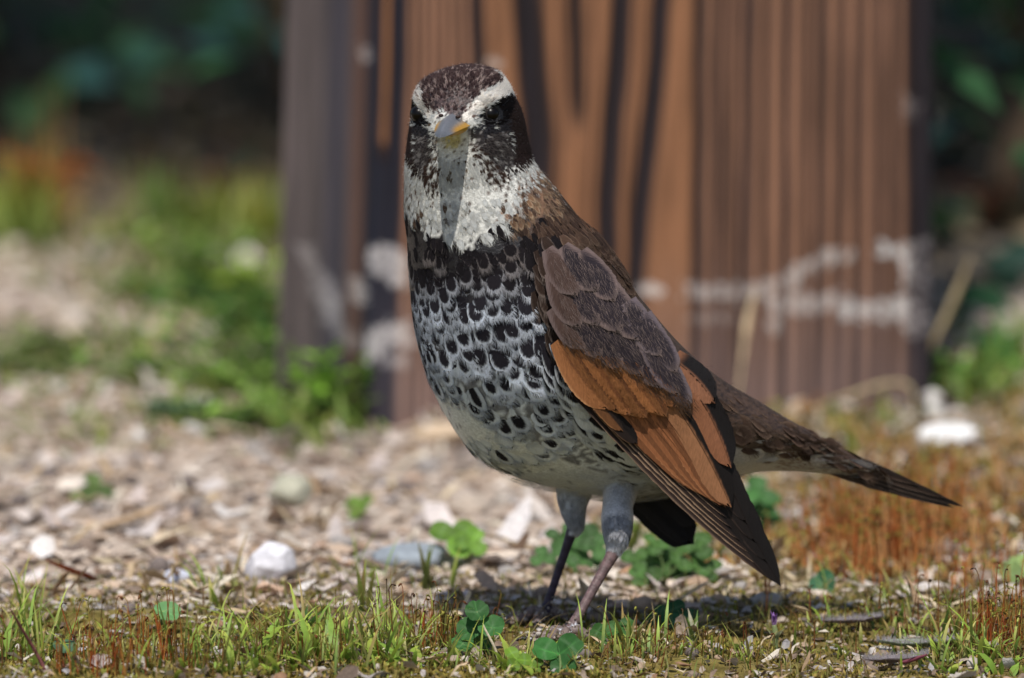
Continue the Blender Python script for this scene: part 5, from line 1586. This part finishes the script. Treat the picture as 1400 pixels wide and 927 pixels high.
def weed(px, py, w, h, n, label, seed, col, size=26, name='weed', dark=(40, 70, 30), cat='weed'):
    """leafy little plant: branching stems with pairs of leaves; w,h in photo px"""
    r = np.random.RandomState(seed); q = G(px, py)[0]; sc = (3 + q[1]) / F_PX
    root = empty(name, q); tag(root, label, cat)
    st = MB(); lf = MB()
    ns = max(4, n // 4); h *= .95; w *= 2.0; size *= .8; n = int(n * 1.5); ns = max(5, n // 4); col = np.minimum(np.array(col) * [1.3, 1.14, 1.25], 235)
    for k in range(ns):
        tip = q + np.array([r.normal(0, w * sc * .32), r.normal(0, w * sc * .3), h * sc * r.uniform(.45, 1.0)])
        mid = q * .5 + tip * .5 + np.array([r.normal(0, .003), r.normal(0, .003), h * sc * .1])
        V, F, t = tube([q + np.array([r.normal(0, w * sc * .15), r.normal(0, w * sc * .1), -.002]), mid, tip], np.array([1.0, .8, .4]) * MM, 5, 4)
        st.add(V, F, lin([104, 124, 62]))
        for m in range(7):
            f = r.uniform(.25, 1.0); c = (q * (1 - f) + mid * f) if f < .5 else (mid * (2 - 2 * f) + tip * (2 * f - 1))
            az = r.uniform(0, 6.28); d = np.array([math.cos(az), math.sin(az), r.uniform(-.1, .7)])
            up = np.array([0, 0, 1]) + r.normal(0, .35, 3)
            L = size * sc * r.uniform(.7, 1.3)
            cc = np.array(col) * r.uniform(.75, 1.15) if r.rand() < .75 else np.array(dark) * r.uniform(.8, 1.2)
            V, F, C = leaflet(c, d, up, L, L * .62, cc, r, 0, notch=0, pale=False)
            lf.add(V, [F], C)
    setp(st.build('stems', M_STALK), root)
    lv = lf.build('leaves', M_LEAF); lv['kind'] = 'stuff'; setp(lv, root)
    return root
weed(262, 400, 60, 96, 60, 'upright blurred green weed at the back of the left litter', 3, (110, 156, 70))
weed(250, 430, 50, 60, 30, 'dark green weed just in front of the upright one', 4, (60, 104, 50), dark=(34, 56, 30))
weed(318, 430, 90, 84, 80, 'yellow green weed in the middle of the left weeds', 5, (120, 162, 60))
weed(345, 470, 90, 80, 80, 'bushy dark green weed left of the post', 6, (70, 118, 50), dark=(36, 60, 30))
weed(380, 520, 140, 105, 80, 'wide green weed spreading before the left face of the post', 7, (96, 148, 62))
weed(442, 580, 70, 125, 42, 'bright green weed at the left foot of the post', 8, (104, 158, 52), size=30)
weed(395, 585, 130, 70, 40, 'low bright green weed spreading forward from the left foot of the post', 27, (112, 160, 66))
weed(330, 592, 90, 40, 50, 'thin low weed at the very front of the left weeds', 28, (110, 152, 70))
weed(20, 520, 80, 40, 40, 'thin grey green weed cut by the left edge', 29, (110, 140, 80))
weed(300, 545, 110, 50, 60, 'low green weed in front of the wide one', 9, (104, 150, 64))
weed(240, 580, 60, 40, 30, 'low blue green weed at the front of the left weeds', 10, (90, 130, 90))
weed(85, 490, 110, 40, 50, 'small grey green weed at the far left', 11, (110, 136, 80))
weed(190, 520, 90, 40, 40, 'low pale green weed left of centre among the litter', 12, (104, 144, 74))
weed(200, 410, 80, 34, 40, 'soft green weed behind the litter at left', 13, (110, 156, 88))
weed(1330, 545, 100, 60, 50, 'blurred green weed below the grass tuft right of the post', 14, (96, 150, 66))
weed(1270, 520, 50, 50, 24, 'dull blue green weed at the right foot of the post', 15, (70, 110, 80))
weed(1020, 600, 1, 1, 7, 'x', 16, (0, 0, 0)) if False else None

# rusty ferns at the far left, dark shrubs behind
def fern(px, py, n, hp, label, seed, col, c2):
    r = np.random.RandomState(seed); q = G(px, py)[0]; sc = (3 + q[1]) / F_PX
    root = empty('dead_fern', q); tag(root, label, 'fern')
    for k in range(n):
        az = r.uniform(0, 6.28); d = np.array([math.cos(az), math.sin(az), 0]); L = hp * sc * r.uniform(.6, 1.1)
        pts = [q, q + d * L * .15 + [0, 0, L * .55], q + d * L * .45 + [0, 0, L * .85], q + d * L * .8 + [0, 0, L * .7]]
        V, F, t = tube(pts, np.array([1.5, 1.2, .8, .4]) * MM, 5, 5)
        mb = MB().add(V, F, lin(c2))
        cl = catmull(np.array(pts), np.linspace(.5, 2.95, 16))
        for i_, c in enumerate(cl):
            for sg in (-1, 1):
                dd = np.cross(d, [0, 0, 1]) * sg + d * .5 + np.array([0, 0, r.uniform(-.4, .1)])
                ll = L * .26 * (1 - i_ / 20)
                V, F, C = leaflet(c, dd, np.array([0, 0, 1.0]) + r.normal(0, .2, 3), ll, ll * .3, np.array(col) * r.uniform(.7, 1.15), r, 0, 0, pale=False)
                mb.add(V, [F], C)
        setp(mb.build('frond', M_LITTER), root)
    return root
fern(66, 310, 7, 130, 'rust orange dead fern at the far left under the dark shrub', 3, (176, 92, 40), (130, 76, 40))
fern(320, 285, 5, 70, 'brown dead fern behind the yellow green grass', 4, (120, 66, 40), (96, 60, 40))
fern(1350, 330, 6, 90, 'dull brown dead fern under the shrub at the right edge', 5, (104, 56, 36), (84, 52, 36))

def shrub(x0, x1, y0, y1, zt, nleaf, label, seed, nl):
    r = np.random.RandomState(seed)
    base = np.array([(x0 + x1) / 2, (y0 + y1) / 2, 0.0]); base[2] = height(base[0], base[1])
    root = empty('shrub', base); tag(root, label, 'shrub')
    hw = (x1 - x0) / 2; hd = (y1 - y0) / 2
    st = MB(); tips = []
    for k in range(22):
        a = np.array([base[0] + r.uniform(-.75, .75) * hw, base[1] + r.uniform(-.6, .6) * hd, -.02])
        b = a + np.array([r.normal(0, .2), r.normal(0, .2), zt * r.uniform(.5, .95)])
        V, F, t = tube([a, a * .6 + b * .4 + r.normal(0, .05, 3), b], np.array([.016, .011, .004]) * r.uniform(.6, 1.2), 7, 5)
        st.add(V, F, lin([70, 58, 46]))
        for m in range(5):
            c = a + (b - a) * r.uniform(.15, .9); e = c + np.array([r.normal(0, .25), r.normal(0, .22), r.uniform(.0, .25)])
            V, F, t = tube([c, (c + e) / 2 + r.normal(0, .02, 3), e], np.array([.006, .004, .002]), 5, 4); st.add(V, F, lin([78, 66, 50]))
    setp(st.build('branches', M_TWIG), root)
    # leaves in clumps; the unseen upper crown is spread out to shade the ground
    nc = 260
    u = r.uniform(-1, 1, (nc, 3)); u[:, 2] = r.rand(nc)
    cz = .10 + u[:, 2] ** .8 * (zt - .1)
    cl = np.stack([base[0] + u[:, 0] * hw * np.sqrt(1 - .3 * u[:, 2] ** 2), base[1] + u[:, 1] * hd * (.78 + .32 * np.sin(u[:, 2] * 2.6)), cz], -1)
    n = nleaf; i = r.randint(0, nc, n)
    p = cl[i] + r.normal(0, .085, (n, 3)); p[:, 2] = np.maximum(p[:, 2], .01)
    low = r.rand(nl) 
    pl = np.stack([r.uniform(x0, x1, nl), r.uniform(y0, y0 + .9, nl), r.uniform(.0, .16, nl)], -1)
    p = np.concatenate([p, pl]); n = len(p)
    L = r.uniform(.022, .052, n); W = L * r.uniform(.38, .6, n)
    az = r.uniform(0, 6.28, n); el = r.normal(-.1, .5, n); ro = r.normal(0, .5, n)
    d = np.stack([np.cos(az) * np.cos(el), np.sin(az) * np.cos(el), np.sin(el)], -1)
    s = np.cross(d, [0, 0, 1]); s /= np.linalg.norm(s, axis=1)[:, None]; nn = np.cross(s, d)
    s2 = s * np.cos(ro)[:, None] + nn * np.sin(ro)[:, None]; n2 = np.cross(s2, d)
    V = np.stack([p, p + d * (L * .5)[:, None] + s2 * (W * .5)[:, None] + n2 * (W * .12)[:, None], p + d * L[:, None] - n2 * (L * .1)[:, None], p + d * (L * .5)[:, None] - s2 * (W * .5)[:, None] + n2 * (W * .12)[:, None], p + d * (L * .5)[:, None]], 1)
    F = np.array([[0, 1, 4], [1, 2, 4], [2, 3, 4], [3, 0, 4]])
    F = (F[None] + (np.arange(n) * 5)[:, None, None]).reshape(-1, 3)
    C = pick([[46, 82, 56], [40, 70, 60], [54, 92, 58], [42, 78, 76], [56, 92, 60]], n, r) * r.uniform(.8, 1.15, (n, 1))
    lv = build('leaves', V.reshape(-1, 3), [F], M_LEAF, None, np.repeat(lin(C), 5, 0)); lv['kind'] = 'stuff'
    setp(lv, root)
shrub(-1.55, .18, 1.72, 3.3, 1.5, 15000, 'dark evergreen shrub overhanging the ground left of the post', 3, 700)
shrub(.02, 1.7, .84, 3.1, 1.5, 23000, 'dark evergreen shrub overhanging the ground right of the post', 4, 500)

# ---------- soil crumbs stuck to the feet
r = np.random.RandomState(9)
cr = []
for part in NEAR + FAR:
    V, F, tt, kind = part
    if kind in ('toe', 'tarsus'):
        low = V[V[:, 2] < .010]
        if len(low):
            cr.append(low[r.randint(0, len(low), 46 if kind == 'toe' else 60)])
cr = np.concatenate(cr); n = len(cr)
sz = np.clip(np.exp(r.normal(math.log(.00042), .4, n)), .0002, .0011)
L = iv1[None] * (1 + r.uniform(-.25, .25, (n, len(iv1), 1))) * sz[:, None, None]
V = L + cr[:, None] + r.normal(0, .0003, (n, 1, 3))
F = (if1[None] + (np.arange(n) * len(iv1))[:, None, None]).reshape(-1, 3)
mud = build('mud_crumbs', V.reshape(-1, 3), [F], M_STONE, bird, np.repeat(lin(pick([[150, 140, 134], [110, 96, 86], [176, 168, 160], [84, 72, 64]], n, r)), len(iv1), 0))
mud['kind'] = 'stuff'
